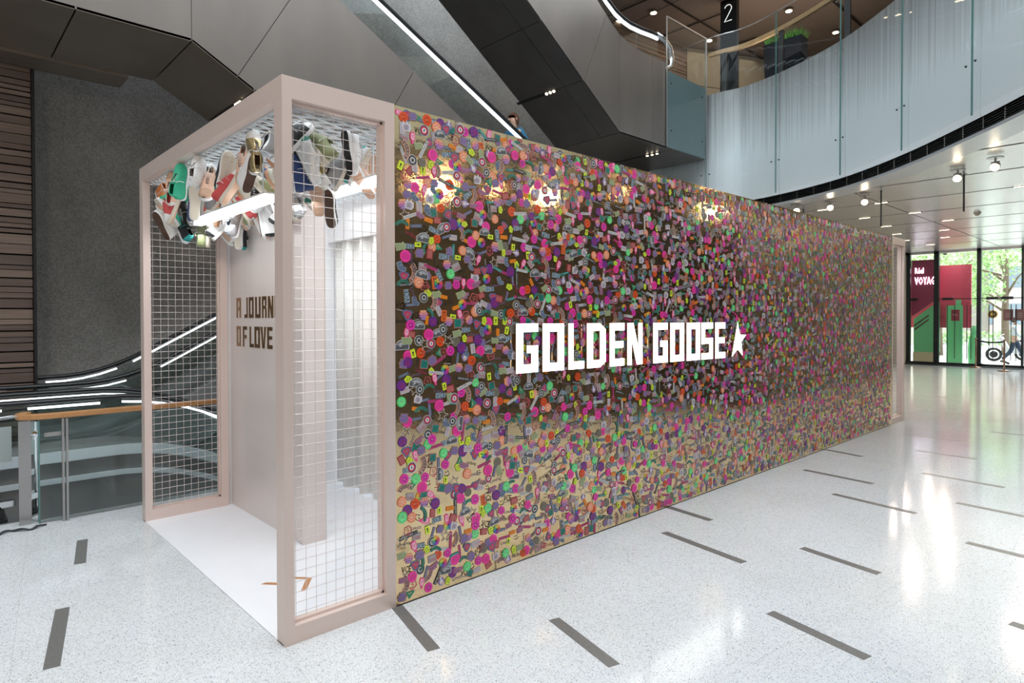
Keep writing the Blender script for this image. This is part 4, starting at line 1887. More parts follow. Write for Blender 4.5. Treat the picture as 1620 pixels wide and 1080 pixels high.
# ------------------------------------------------------------------ the lit sign on the wall
sign = thing('illuminated_sign', 'glowing white block letters GOLDEN GOOSE with a star mounted on the sticker wall', 'sign', (3.3, -0.05, 1.34))
YS = -0.030
lpx = [107, 242, 273, 405, 433, 530, 550, 665, 692, 782, 802, 895, 963, 1052, 1070, 1155, 1172, 1255, 1264, 1335, 1351, 1412]
lx = [at(790 + u / 3.951, 550, 1, YS).x for u in lpx]
za_, zb_2 = at(817, 591, 1, YS).z, at(819, 512, 1, YS).z
zc_, zd_ = at(1147, 566, 1, YS).z, at(1147, 510, 1, YS).z
for i, ch in enumerate('GOLDENGOOSE'):
    a, b = lx[2 * i], lx[2 * i + 1]
    t_ = (a - lx[0]) / (lx[-1] - lx[0])
    z0, z1 = za_ + (zc_ - za_) * t_, zb_2 + (zd_ - zb_2) * t_
    mb = MB()
    for poly in GL[ch]:
        mb.prism([(a + px_ * (b - a), YS, z0 + pz * (z1 - z0)) for px_, pz in poly], (0, 0.002, 0))
    lt = mb.build('letter', m_sign, sign)
    mb = MB()
    for poly in GL[ch]:
        mb.prism([(a + px_ * (b - a), YS + .002, z0 + pz * (z1 - z0)) for px_, pz in poly], (0, 0.012, 0))
    mb.build('letter_housing', m_sign_side, lt)
mb = MB()
sp = [at(1120 + u / 12, 490 + v / 12, 1, YS) for u, v in ((567, 240), (606, 468), (725, 472), (632, 610), (660, 865), (567, 745), (458, 885), (500, 640), (535, 430))]
sp = [(p.x, p.z) for p in sp][::-1]
mb.prism([(a, YS, b) for a, b in sp], (0, 0.002, 0))
lt = mb.build('star', m_sign, sign)
mb = MB()
mb.prism([(a, YS + .002, b) for a, b in sp], (0, 0.012, 0))
mb.build('letter_housing', m_sign_side, lt)


# ================================================================== SHOES hanging from the mesh ceiling
def sneaker(cw, high=False):
    """cw: dict of colours; local x heel->toe, z up, y across; about 0.29 long"""
    L = 0.27
    ts = [0, .03, .08, .16, .26, .36, .46, .56, .66, .76, .85, .92, .97, 1.0]
    wv = [.012, .024, .031, .034, .034, .033, .034, .038, .043, .046, .044, .036, .024, .008]
    cent = [0, 0, 0, 0, 0, .001, .002, .003, .004, .005, .005, .004, .003, .002]
    hv = [.075, .082, .084, .080, .076, .078, .088, .078, .062, .048, .038, .032, .026, .016]
    if high:
        hv = [.125, .130, .132, .130, .126, .118, .102, .080, .062, .048, .038, .032, .026, .016]
    root = thing('sneaker', None, None)
    # sole
    mb = MB()
    mb.smooth = True
    n = len(ts)
    rings = []
    for zz, ex in ((0.0, 0.94), (0.004, 1.02), (0.024, 1.05), (0.029, 1.0)):
        ring_ = [((t - .5) * L * (1.0 if ex < 1 else 1.015), wv[i] * ex + cent[i], zz + (.010 * max(0, (t - .8) / .2) if True else 0)) for i, t in enumerate(ts)]
        ring_ += [((t - .5) * L * (1.0 if ex < 1 else 1.015), -wv[i] * ex + cent[i], zz + (.010 * max(0, (t - .8) / .2))) for i, t in reversed(list(enumerate(ts)))]
        rings.append(ring_)
    m = len(rings[0])
    vs = [p for r_ in rings for p in r_]
    mb.add(vs, [(k * m + i, k * m + (i + 1) % m, (k + 1) * m + (i + 1) % m, (k + 1) * m + i) for k in range(3) for i in range(m)])
    mb.smooth = False
    mb.mi = 1
    mb.add(rings[0], [(i, m - 1 - i, m - 2 - i, i + 1) for i in range(n - 1)][::1])
    mb.mi = 0
    mb.add(rings[3], [(i, i + 1, m - 2 - i, m - 1 - i) for i in range(n - 1)])
    sole = mb.build('sole', [cw['sole'], cw['out']], root)
    # heel and ball tread blocks
    mb = MB()
    for t0, t1 in ((.05, .27), (.55, .93)):
        k = 5
        for q in range(k):
            ta = t0 + (t1 - t0) * q / k
            tb = ta + (t1 - t0) / k * .62
            ww = np.interp((ta + tb) / 2, ts, wv) * .8
            mb.box((ta - .5) * L, (tb - .5) * L, -ww + .003, ww + .003, -0.0025 + .010 * max(0, (ta - .8) / .2), 0.001 + .010 * max(0, (ta - .8) / .2))
    tag(mb.build('tread', cw['out'], sole), kind='stuff')
    # upper
    mb = MB()
    mb.smooth = True
    A = np.linspace(0, PI, 13)
    vs = []
    for i, t in enumerate(ts):
        for a in A:
            y = wv[i] * .97 * math.cos(a) * (1 if abs(math.cos(a)) > .0 else 1)
            sh = math.sin(a) ** .62
            # lean the collar inward
            y = y * (1 - .12 * sh)
            vs.append(((t - .5) * L * .985 + (.004 if i == 0 else 0), y + cent[i], .024 + hv[i] * sh + .010 * max(0, (t - .8) / .2)))
    na = len(A)
    for i in range(n - 1):
        for k in range(na - 1):
            tm = (ts[i] + ts[i + 1]) / 2
            am = (A[k] + A[k + 1]) / 2
            if .05 < tm < .47 and abs(am - PI / 2) < (0.62 if tm < .40 else .42):
                continue
            if .47 <= tm < .62 and abs(am - PI / 2) < 0.20:
                continue
            mb.mi = 0
            if tm > .80:
                mb.mi = 1
            elif tm < .12:
                mb.mi = 2
            mb.add([vs[i * na + k], vs[i * na + k + 1], vs[(i + 1) * na + k + 1], vs[(i + 1) * na + k]], [(3, 2, 1, 0)])
    mb.add([vs[k] for k in range(na)], [tuple(range(na))])
    up_ = mb.build('upper', [cw['up'], cw['toe'], cw['heel'], cw['lin']], root)
    w_ = up_.modifiers.new('w', 'WELD')
    w_.merge_threshold = 0.0004
    sd_ = up_.modifiers.new('s', 'SOLIDIFY')
    sd_.thickness = 0.004
    sd_.offset = -1
    sd_.material_offset = 0
    # lining and tongue
    mb = MB()
    mb.box(-.46 * L, .05 * L, -.024, .024, .030, .034)
    mb.build('insole', cw['lin'], root)
    mb = MB()
    mb.smooth = True
    zt_ = .020 if high else 0
    mb.add([(-.045, -.020, .118 + zt_), (-.045, .020, .118 + zt_), (-.012, .022, .105 + zt_ * .4), (-.012, -.022, .105 + zt_ * .4), (.035, .018, .078), (.035, -.018, .078),
            (-.045, -.020, .111 + zt_), (-.045, .020, .111 + zt_)],
           [(0, 3, 2, 1), (3, 5, 4, 2), (0, 1, 7, 6)])
    tg = mb.build('tongue', cw['lin2'], root)
    tg.modifiers.new('s', 'SOLIDIFY').thickness = 0.005
    # laces
    mb = MB()
    for q in range(5):
        x = -.022 + q * .014
        zq = .118 - q * .0095 + (zt_ * .4 * (1 - q / 4))
        mb.tube([(x, -.024, zq - .012), (x + .004, 0, zq), (x, .024, zq - .012)], .0022, 5)
        if q < 4:
            mb.tube([(x, -.022, zq - .010), (x + .016, .0, zq - .004), (x + .014, .022, zq - .020)], .0018, 5)
    mb.tube([(-.024, .0, .119 + zt_ * .4), (-.030, .022, .126), (-.018, .030, .110), (-.010, .036, .085), (-.012, .044, .055)], .0020, 5)
    mb.tube([(-.024, .0, .119 + zt_ * .4), (-.032, -.022, .124), (-.016, -.034, .105), (-.014, -.043, .060)], .0020, 5)
    mb.build('laces', cw['lace'], root)
    # star on both flanks
    mb = MB()
    for sgn in (-1, 1):
        pts = star_pts(.010, .058, .024, .15)
        mb.prism([(a, sgn * (np.interp(a / L + .5, ts, wv) * .965 - max(0, b - .04) * .20) + .002 , b) for a, b in pts], (0, sgn * .0022, 0))
    mb.build('star_patch', cw['star'], root)
    # heel tab
    mb = MB()
    mb.box(-.5 * L - .003, -.5 * L + .012, -.013, .013, .055, .088)
    mb.build('heel_tab', cw['tab'], root, bevel=.003)
    return root


def M_(c, r=0.6, mt=0.0):
    key = (c, r, mt)
    if key not in M_.cache:
        M_.cache[key] = mat('shoe_%d' % len(M_.cache), c, r, mt)
    return M_.cache[key]


M_.cache = {}
wht, crm, blk = M_((.80, .79, .77)), M_((.66, .60, .50)), M_((.02, .02, .022))
gum, grn_, dgr = M_((.55, .30, .17)), M_((.03, .42, .24)), M_((.01, .18, .12))
org_, tanm, gry_ = M_((.72, .24, .07)), M_((.60, .38, .26)), M_((.33, .33, .33))
red_, navy_, gold_ = M_((.55, .07, .07)), M_((.04, .07, .20)), M_((.55, .44, .24), .3, .7)
slv, peach, teal_ = M_((.55, .56, .58), .3, .7), M_((.80, .52, .38)), M_((.02, .32, .30))
brn, lgr, olv_ = M_((.10, .05, .03)), M_((.55, .57, .60)), M_((.25, .28, .14))


def cw(up_, toe, heel, sole=wht, out=crm, lin=crm, lin2=None, lace=wht, star=wht, tab=None):
    return dict(up=up_, toe=toe, heel=heel, sole=sole, out=out, lin=lin, lin2=lin2 or up_, lace=lace, star=star, tab=tab or heel)


ways = [
    ('white leather sneaker with a green heel', cw(wht, wht, dgr, star=dgr), 0),
    ('bright green canvas high-top sneaker', cw(grn_, grn_, grn_, lin=grn_, star=blk), 1),
    ('orange and white sneaker with a pale star', cw(org_, tanm, org_, star=wht), 0),
    ('black soled sneaker with a peach side', cw(peach, wht, org_, sole=peach, out=blk, star=wht), 0),
    ('grey suede sneaker with cream sole', cw(gry_, gry_, slv, sole=crm, star=slv, lin=gry_), 0),
    ('cream sneaker with a worn gum sole', cw(crm, crm, wht, sole=gum, out=gum, star=gold_), 0),
    ('black sneaker with white sole', cw(blk, wht, blk, out=brn, star=wht, lin=crm), 0),
    ('red sided sneaker with tan edge', cw(red_, wht, red_, sole=crm, out=tanm, star=wht), 0),
    ('white sneaker with a black tread', cw(wht, wht, blk, sole=wht, out=blk, star=blk), 0),
    ('gold glitter sneaker with white toe', cw(gold_, wht, gold_, star=wht), 0),
    ('teal laced sneaker with dark flanks', cw(blk, teal_, teal_, lace=teal_, star=gold_), 0),
    ('navy high-top sneaker with white laces', cw(navy_, blk, navy_, lin=lgr, star=wht), 1),
    ('pale pink and tan leather sneaker', cw(peach, tanm, wht, sole=wht, out=tanm, star=slv), 0),
    ('silver sneaker with blue grey lining', cw(slv, lgr, slv, lin=navy_, star=blk), 0),
    ('olive green sneaker with cream toe', cw(olv_, crm, olv_, sole=crm, star=crm), 0),
    ('brown soled white high-top sneaker', cw(wht, wht, wht, sole=wht, out=brn, star=red_), 1),
]
protos = [sneaker(w, h) for _, w, h in ways]
used_p = set()
shoe_rnd = random.Random(5)
zones = [(2.56, 'beside the far left mesh'), (2.20, 'one group off the far mesh'), (1.84, 'mid opening'),
         (1.46, 'right of mid opening'), (1.08, 'left of corner post'), (0.68, 'behind front mesh by the post'),
         (0.30, 'behind front mesh, right half')]
levels = [(2.71, 'top'), (2.60, 'middle'), (2.47, 'low')]
seq = list(range(len(ways)))
cnt = 0
hooks = []
for zi, (yc_, ztxt) in enumerate(zones):
    shoe_rnd.shuffle(seq)
    q = 0
    for li, (zl, ltxt) in enumerate(levels):
        if zi >= 5:
            cols_ = [(0.12, 0.0), (0.34, 0.05), (0.22, -0.14), (.54, .02), (.72, .1), (.90, -.05)][:7 - 2 * li] if li < 2 else [(0.36, 0.05), (.56, .0)]
            if zi == 6:
                cols_ = cols_[:6] if li < 1 else cols_[:5] if li < 2 else cols_[:1]
        else:
            cols_ = [(0.12, 0.0), (0.28, 0.12), (0.44, -0.05), (.60, .08)] if li else [(0.09, 0.05), (0.22, -.12), (0.34, 0.12), (0.46, -0.05), (.60, .1)]
        for (x, dy) in cols_:
            if li == 2 and zi in (1, 2, 3, 4) and x < .38:
                continue
            if li == 1 and zi in (2, 3, 4) and abs(x - .28) < .06:
                x = 0.38
            k = seq[q % len(seq)]
            q += 1
            base_ = protos[k]
            if k not in used_p:
                used_p.add(k)
                o = base_
            else:
                o = copy_tree(base_)
            o['label'] = '%s, %s layer, %s' % (ways[k][0], {'top': 'top', 'middle': 'middle', 'low': 'lowest'}[ltxt], ztxt)
            o['category'] = 'shoe'
            o['group'] = 'worn sneakers hung from the booth ceiling'
            yy = min(max(yc_ + dy + shoe_rnd.uniform(-.05, .05), 0.24), 2.68)
            zz = zl + shoe_rnd.uniform(-.03, .03)
            o.location = (x + shoe_rnd.uniform(-.03, .03), yy, zz)
            pitch = shoe_rnd.choice([-1, -1, 1]) * R(shoe_rnd.uniform(40, 88))
            # toe up (negative about y lifts the toe), then turned about the vertical
            yaw = shoe_rnd.choice([R(90), R(-90), R(180), 0]) + R(shoe_rnd.uniform(-45, 45))
            roll = R(shoe_rnd.uniform(-25, 25))
            mt = Matrix.Rotation(yaw, 4, 'Z') @ Matrix.Rotation(pitch, 4, 'Y') @ Matrix.Rotation(roll, 4, 'X')
            o.rotation_euler = mt.to_euler()
            hooks.append((o, mt.copy()))
            cnt += 1
for o, mt in hooks:
    lp = Vector(o.location)
    top_l = mt.inverted() @ (Vector((lp.x, lp.y, zc)) - lp)
    s0_ = Vector((-.02, 0, .105))
    mb = MB()
    mb.tube([s0_, s0_ + (top_l - s0_) * .5 + Vector((.003, .004, 0)), top_l], .0016, 5)
    hk = mb.build('hook_wire', m_galv)
    hk.parent = o
for i, b_ in enumerate(protos):
    if i not in used_p:
        for ch in list(b_.children):
            for g in list(ch.children):
                bpy.data.objects.remove(g)
            bpy.data.objects.remove(ch)
        bpy.data.objects.remove(b_)

# ================================================================== CEILING LAMPS
def spot(x, y, label, target, power=120, grp=None):
    t = thing('ceiling_spotlight', label, 'lamp', (x, y, ZC - 0.03), grp)
    mb = MB()
    mb.lathe((x, y, ZC - 0.045), [(.10, 0), (.105, .006), (.10, .012)], 18)
    mb.tube([(x, y, ZC - .04), (x, y, ZC - .10)], .014, 8)
    mb.tube([(x, y - .05, ZC - .10), (x, y + .05, ZC - .10)], .012, 8)
    mb.build('mount', m_steel, t)
    c = Vector((x, y, ZC - 0.15))
    d = (Vector(target) - c).normalized()
    mb = MB()
    mb.smooth = True
    mb.tube([c - d * .07, c - d * .055, c - d * .02, c + d * .05], [.022, .04, .058, .062], 14)
    hd = mb.build('lamp_head', m_steel, t)
    mb = MB()
    mb.tube([c + d * .050, c + d * .054], .054, 14)
    mb.build('lens', m_lit_b if grp else m_lit_w, hd)
    return t


spot_pos = [((11.53, 2.12), 'adjustable spotlight nearest the top edge of the sticker wall, half hidden'),
            ((11.65, 1.53), 'second adjustable spotlight from the left under the curved ceiling ring'),
            ((11.48, 0.87), 'middle adjustable spotlight under the curved ceiling ring'),
            ((10.31, -.79), 'adjustable spotlight beside the long hanging rod'),
            ((9.82, -1.33), 'rightmost adjustable spotlight under the curved ceiling ring')]
for (xy, lb) in spot_pos:
    spot(xy[0], xy[1], lb, (xy[0] - 4.5, xy[1] * .3 - .8, 0.9))
for i, (x, y) in enumerate([(4.32, -5.05), (4.75, -4.75), (5.6, -4.6), (6.2, -4.3), (9.6, -3.1), (10.4, -2.6), (7.4, -3.4), (3.4, -5.1)]):
    nth = sorted([4.32, 4.75, 5.6, 6.2, 9.6, 10.4, 7.4, 3.4]).index(x)
    spot(x, y, '%s of the spotlights mirrored as a warm glare in the gold wall' % ['leftmost', 'second from left', 'third from left', 'fourth from left', 'fourth from right', 'third from right', 'second from right', 'rightmost'][nth], (x - 1.0, 0.2, 1.6), grp='spotlights mirrored in the gold wall')
for (x, y) in ((4.6, -4.75), (6.3, -4.0), (9.9, -3.0)):
    light('AREA', 'ring_lamp_beam', (x, y, 3.72), 7, (1, .82, .62), .13, target=(x - .6, 0, 1.7))
light('SPOT', 'spot_beam', (-3.2, -3.2, 3.9), 200, (1, .74, .56), .08, target=(0.0, 1.0, 2.2), angle=R(80))
light('AREA', 'arcade_light', (15.5, -1.0, 3.9), 130, (1, .90, .80), 9, 6, target=(15.5, -1.5, 0))

# slot downlights in the ceiling joints
dl = [(12.85, 1.0), (12.85, 2.1), (14.75, .9), (14.75, -1.4), (14.75, 1.9), (16.65, 2.0), (16.65, 0.7), (18.6, 2.3), (18.6, 1.2), (20.5, 2.6), (20.5, 1.6), (16.65, -.9), (12.85, -1.2), (22.4, 2.4), (11.05, -1.9)]
for i, (x, y) in enumerate(dl):
    jn = {12.85: 'first full', 14.75: 'second full', 16.65: 'third full', 18.6: 'fourth full', 20.5: 'fifth full', 22.4: 'last', 11.05: 'nearest'}[x]
    same = sorted([q[1] for q in dl if q[0] == x], reverse=True)
    t = thing('slot_downlight', 'warm slot downlight in the %s ceiling joint, %s from the left' % (jn, ['first', 'second', 'third', 'fourth'][same.index(y)]), 'lamp', (x, y, ZC), 'slot downlights in the ceiling joints')
    mb = MB()
    mb.box(x - .03, x + .03, y - .13, y + .13, ZC - .006, ZC + .01)
    fr = mb.build('housing', m_dark, t)
    mb = MB()
    mb.box(x - .02, x + .02, y - .11, y + .11, ZC - .009, ZC - .005)
    mb.build('lens', m_lit_n, t)
    if y > -1.6:
        light('AREA', 'downlight_beam', (x, y, ZC - .02), 17, (1, .86, .70), .12, target=(x, y, 0))
# hanging rods
for i, (u, v0, v1, lb) in enumerate([(1394, 300, 358, 'thin dark rod hanging from the ceiling right of the middle spotlight'),
                                     (1525, 275, 333, 'thin dark rod hanging from the ceiling below the fourth spotlight'), (1271, 330, 345, 'short dark rod hanging just above the sticker wall')]):
    a = at(u, v0, 2, ZC)
    hgt = {0: .66, 1: .60, 2: .3}[i]
    t = thing('hanging_rod', lb, 'rod', (a.x, a.y, ZC))
    mb = MB()
    mb.tube([(a.x, a.y, ZC), (a.x, a.y, ZC - hgt)], .014, 8)
    mb.build('rod', m_dark, t)
    mb = MB()
    mb.lathe((a.x, a.y, ZC - .008), [(.04, 0), (.04, .008)], 12)
    mb.build('rose', m_steel, t)
# smoke detectors
for (u, v, r, lb) in ((1546, 337, .07, 'round smoke detector on the ceiling right of the long rod'), (1495, 400, .09, 'dome camera on the ceiling above the entrance doors')):
    a = at(u, v, 2, ZC - .02)
    t = thing('smoke_detector' if r < .08 else 'dome_camera', lb, 'detector' if r < .08 else 'camera', (a.x, a.y, ZC))
    mb = MB()
    mb.smooth = True
    mb.lathe((a.x, a.y, ZC - .03), [(r, .03), (r, .0)][::-1], 16)
    mb.build('base', m_ceil_metal, t)
    mb = MB()
    mb.smooth = True
    mb.lathe((a.x, a.y, ZC - .03 - r * .7), [(.01, 0), (r * .5, r * .12), (r * .78, r * .45), (r * .8, r * .7)], 16)
    mb.build('dome', m_tan if r < .08 else m_dark, t)

# ================================================================== UPPER STOREY FURNITURE
s2 = thing('level_sign', 'tall black totem sign with a thin white numeral 2 on the upper floor', 'sign', (12.3, 3.95, ZT))
mb = MB()
mb.box(12.3, 12.42, 3.78, 4.17, ZT, 8.97)
mb.build('panel', mat('totem_black', (.004, .004, .005), .6, spec=.1), s2)
mb = MB()
pth = []
for k in range(10):
    a = R(160 - 200 * k / 9)
    pth.append(Vector((12.29, 3.98 - .085 * math.cos(a), 8.75 + .085 * math.sin(a))))
pth += [Vector((12.29, 4.065, 8.47)), Vector((12.29, 3.89, 8.47))]
mb.tube(pth, .010, 6)
mb.build('numeral', mat('numeral_white', (.8, .85, .85), .4, emit=(.8, .9, .9), strength=.6), s2)

for i, (ya, yb_, lb) in enumerate(((2.65, 3.03, 'left black tapered planter with grass on the upper floor'), (2.24, 2.60, 'right black tapered planter with grass on the upper floor'))):
    t = thing('planter', lb, 'planter', (12.0, (ya + yb_) / 2, ZT))
    yc_ = (ya + yb_) / 2
    mb = MB()
    hw = (yb_ - ya) / 2
    b0, b1 = hw * .85, hw
    z0, z1 = ZT, 7.53
    vs = [(12.2 + sx_ * b0, yc_ + sy_ * b0, z0) for sx_, sy_ in ((-1, -1), (1, -1), (1, 1), (-1, 1))] + [(12.2 + sx_ * b1, yc_ + sy_ * b1, z1) for sx_, sy_ in ((-1, -1), (1, -1), (1, 1), (-1, 1))]
    mb.add(vs, [(3, 2, 1, 0), (4, 5, 6, 7), (0, 1, 5, 4), (1, 2, 6, 5), (2, 3, 7, 6), (3, 0, 4, 7)])
    mb.build('pot', mat('planter_black', (.006, .008, .012), .6, spec=.15), t, bevel=.01)
    mb = MB()
    q_ = random.Random(i)
    for k in range(420):
        x, y = 12.2 + q_.uniform(-.9, .9) * b1, yc_ + q_.uniform(-.9, .9) * b1
        h = q_.uniform(.10, .24)
        lx_, ly_ = q_.uniform(-.09, .09), q_.uniform(-.09, .09)
        a = q_.uniform(0, PI)
        dx, dy = .008 * math.cos(a), .008 * math.sin(a)
        mb.add([(x - dx, y - dy, z1), (x + dx, y + dy, z1), (x + lx_, y + ly_, z1 + h)], [(0, 1, 2)])
    tag(mb.build('grass', mat('grass', (.06, .20, .02), .6), t), kind='stuff')

for i, (u, v, lb) in enumerate(((1034, 19, 'round downlight in the brown upper ceiling above the lit escalator rail'), (978, 33, 'round downlight in front of the wooden slats'),
                                (1122, 63, 'round downlight just left of the black totem sign'), (1248, 16, 'round downlight above the wooden handrail'), (1322, 50, 'round downlight right of the planters'))):
    a = at(u, v, 2, 8.99)
    t = thing('downlight', lb, 'lamp', (a.x, a.y, 8.99))
    mb = MB()
    mb.lathe((a.x, a.y, 8.965), [(.10, 0), (.10, .02)], 14)
    mb.build('trim_ring', m_steel, t)
    mb = MB()
    mb.lathe((a.x, a.y, 8.958), [(.07, 0), (.07, .008)], 14)
    mb.build('lens', m_lit_w, t)
light('AREA', 'upper_floor_light', (14, 3.5, 8.9), 38, (1, .80, .62), 4, 5, target=(14, 3.5, 6))
light('AREA', 'upper_uplight', (13.0, 3.0, 6.8), 42, (1, .82, .66), 2, 3, target=(13.5, 3.5, 9))  # broad area light aimed up at the upper ceiling

# ================================================================== ENTRANCE
XE = 25.0
m_mull = mat('mullion_black', (.018, .022, .025), .35, .3)
m_glass_e = glass_mat('entrance_glass', (.86, .95, .96), .7)
win = struct(thing('window_1', None, None))
for (ya, yb_) in ((3.63, 3.75), (2.76, 2.91), (1.56, 1.68), (0.44, 0.50), (-2.2, -2.05), (-4.6, -4.45), (-7, -6.9)):
    mb = MB()
    mb.box(XE, XE + .15, ya, yb_, 0, 4.0)
    mb.build('mullion', m_mull, win)
mb = MB()
mb.box(XE - .02, XE + .18, -9, 3.75, 0, .10)
mb.box(XE, XE + .1, -9, 2.8, 2.30, 2.325)
mb.build('rail', m_mull, win)
mb = MB()
mb.box(XE, XE + .15, -9, 8, 3.92, 4.03)
mb.build('header', m_ceil_metal, win)
for (ya, yb_) in ((2.91, 3.63), (2.2, 2.76), (1.68, 2.18), (0.50, 1.56), (-2.05, .44), (-4.45, -2.2)):
    mb = MB()
    mb.add([(XE + .05, ya, .1), (XE + .05, yb_, .1), (XE + .05, yb_, 3.92), (XE + .05, ya, 3.92)], [(0, 1, 2, 3)])
    mb.build('pane', m_glass_e, win)
for y in (2.49, 2.28, 1.93, 1.82, 1.33, 1.22, .75, .62, .30, .18):
    mb = MB()
    mb.tube([(XE - .05, y, .25 if y not in (2.49,) else .12), (XE - .05, y, 2.1)], .012, 6)
    mb.build('door_handle', m_dark, win)
for y in (2.49, 1.25, .86, 3.55):
    mb = MB()
    mb.box(XE - .04, XE + .02, y - .16, y + .16, 2.27, 2.36)
    mb.build('door_patch', m_mull, win)
mb = MB()
mb.box(XE, XE + .3, 3.75, 8, 0, 4)
struct(mb.build('wall_entrance', m_tan))
mb = MB()
mb.box(XE - .3, XE + .02, -9, 3.75, 0, .025)
struct(mb.build('trim_4', m_mull))

# lit shop sign behind the first pane
sgn = thing('lit_shop_sign', 'dark red panel with glowing white words at the left end of the entrance', 'sign', (XE + .3, 3.25, 2.3))
m_redp = mat('red_panel', (.40, .03, .06), .35)
mb = MB()
mb.prism([(XE + .30, 3.66, 1.70), (XE + .30, 2.90, 2.30), (XE + .30, 2.90, 3.74), (XE + .30, 3.66, 3.74)], (.06, 0, 0))
mb.build('panel', mat('sign_panel', (.34, .05, .10), .3), sgn)
m_txt = mat('sign_text', (1, 1, 1), .5, emit=(.86, .88, 1.0), strength=7)


def wall_text(s, parent, x, yc2, zc2, w, h, m_, nm='lettering'):
    vs, fs, tw, th = text_poly(s, h)
    mb = MB()
    o_ = [(x, yc2 - a * w / tw, zc2 + b * h / th) for a, b in vs]
    mb.add(o_, fs)
    ob = mb.build(nm, m_, parent)
    ob.modifiers.new('s', 'SOLIDIFY').thickness = .012
    return ob


wall_text('Réel', sgn, XE + .28, 3.42, 3.36, .26, .20, m_txt)
wall_text('VOYAG', sgn, XE + .28, 3.25, 2.99, .62, .27, m_txt)

stair = thing('stair_display', 'green stepped display with red upper panel behind the entrance glass', 'display', (XE + 1.0, 3.0, 0))
m_gr = mat('display_green', (.18, .55, .25), .5)
mb = MB()
mb.box(XE + 1.0, XE + 1.1, 2.02, 3.9, 1.3, 3.55)
mb.build('red_back_panel', mat('display_red', (.60, .07, .12), .5), stair)
mb = MB()
mb.prism([(XE + .42, 3.62, .42), (XE + .42, 2.92, .42), (XE + .42, 2.92, 2.2), (XE + .42, 3.62, 1.62)], (.5, 0, 0))
mb.build('green_side', m_gr, stair)
mb = MB()
mb.prism([(XE + .40, 3.60, 1.40), (XE + .40, 3.15, 1.78), (XE + .40, 3.15, 1.72), (XE + .40, 3.60, 1.34)], (.02, 0, 0))
mb.prism([(XE + .40, 3.60, 1.25), (XE + .40, 3.15, 1.63), (XE + .40, 3.15, 1.57), (XE + .40, 3.60, 1.19)], (.02, 0, 0))
mb.build('handrail', mat('display_dark', (.10, .05, .03), .5), stair)
mb = MB()
mb.box(XE + .9, XE + .98, 2.25, 2.72, -.02, 2.1)
mb.box(XE + .9, XE + .98, 2.30, 2.45, 2.1, 2.3)
mb.build('green_post', m_gr, stair)
mb = MB()
mb.lathe((XE + 1.2, 1.95, -.02), [(.18, 0), (.20, .6), (.16, 1.0), (.10, 1.15), (.13, 1.25), (.08, 1.4)], 14)
mb.build('green_figure', m_gr, stair)
mb = MB()
mb.box(XE + .35, XE + .45, 2.92, 3.62, -.02, .42)
mb.build('cream_base', mat('display_cream', (.70, .55, .35), .5), stair)

light('AREA', 'display_fill', (XE + .25, 2.5, 3.7), 5, (1, .95, .9), .2, 1.0, target=(XE + .9, 2.6, 1.4))  # added fill to brighten the red and green display, no fixture behind it
# door decals
for (ya, yb_, z0, z1, txt, lb, col_) in ((2.15, 2.39, 1.56, 1.94, 'RÉEL', 'dark red square notice on the second entrance pane', (.22, .03, .05)),
                                         (.70, .96, 1.57, 1.94, 'PULL', 'left of two brown square notices on the entrance doors', (.23, .11, .11)),
                                         (.40, .66, 1.57, 1.94, 'PUSH', 'right of two brown square notices on the entrance doors', (.23, .11, .11))):
    t = thing('door_notice', lb, 'notice', (XE - .01, (ya + yb_) / 2, z0))
    mb = MB()
    mb.box(XE - .005, XE + .03, ya, yb_, z0, z1)
    mb.build('panel', mat('notice', col_, .4), t)
    if txt == 'RÉEL':
        wall_text(txt, t, XE - .02, (ya + yb_) / 2, (z0 + z1) / 2 + .02, .14, .06, mat('notice_text', (.6, .5, .5), .5))
    else:
        mb = MB()
        for k in range(3):
            mb.box(XE - .012, XE - .005, (ya + yb_) / 2 - .07, (ya + yb_) / 2 + .07, z1 - .14 - k * .06, z1 - .125 - k * .06)
        mb.build('text_lines', mat('notice_text2', (.5, .42, .42), .5), t)
t = thing('round_door_decal', 'round yellow and black decal on the entrance glass', 'decal', (XE, 1.24, 1.78))
for r, dx, c in ((.135, 0, (.85, .55, .05)), (.105, -.006, (.06, .06, .08)), (.06, -.012, (.85, .6, .08))):
    mb = MB()
    mb.tube([(XE + .0 + dx, 1.24, 1.78), (XE + .004 + dx, 1.24, 1.78)], r, 20)
    mb.build('disc', mat('decal', c, .5), t)

# rope barrier
bar = thing('belt_barrier', 'pair of bronze stanchions joined by black belts before the entrance', 'barrier', (24.3, 1.2, 0))
m_brz = mat('bronze_post', (.32, .20, .13), .3, .8)
P1_, P2_ = Vector((24.55, 1.60, 0)), Vector((23.5, .69, 0))
for p in (P1_, P2_):
    mb = MB()
    mb.smooth = True
    mb.lathe(p, [(.17, 0), (.17, .015), (.05, .035), (.025, .05), (.025, .93), (.032, .94), (.032, .99), (.0, 1.0)], 16)
    mb.build('stanchion', m_brz, bar)
for z in (.92, .18):
    mb = MB()
    pts = [P1_.lerp(P2_, i / 10) + Vector((0, 0, z - .05 * math.sin(PI * i / 10))) for i in range(11)]
    mb.ribbon(pts, .006, .05 if z > .5 else .03)
    mb.build('belt', m_black, bar)

# ================================================================== OUTDOORS
mb = MB()
mb.box(25.2, 80, -40, 40, -.12, -.02)
struct(mb.build('floor_street', noisy('paving', (.55, .55, .54), .7, 0, .1, .6)))
mb = MB()
mb.box(25.2, 80, 8, 8.3, 0, 9)
struct(mb.build('wall_outside', m_tan))


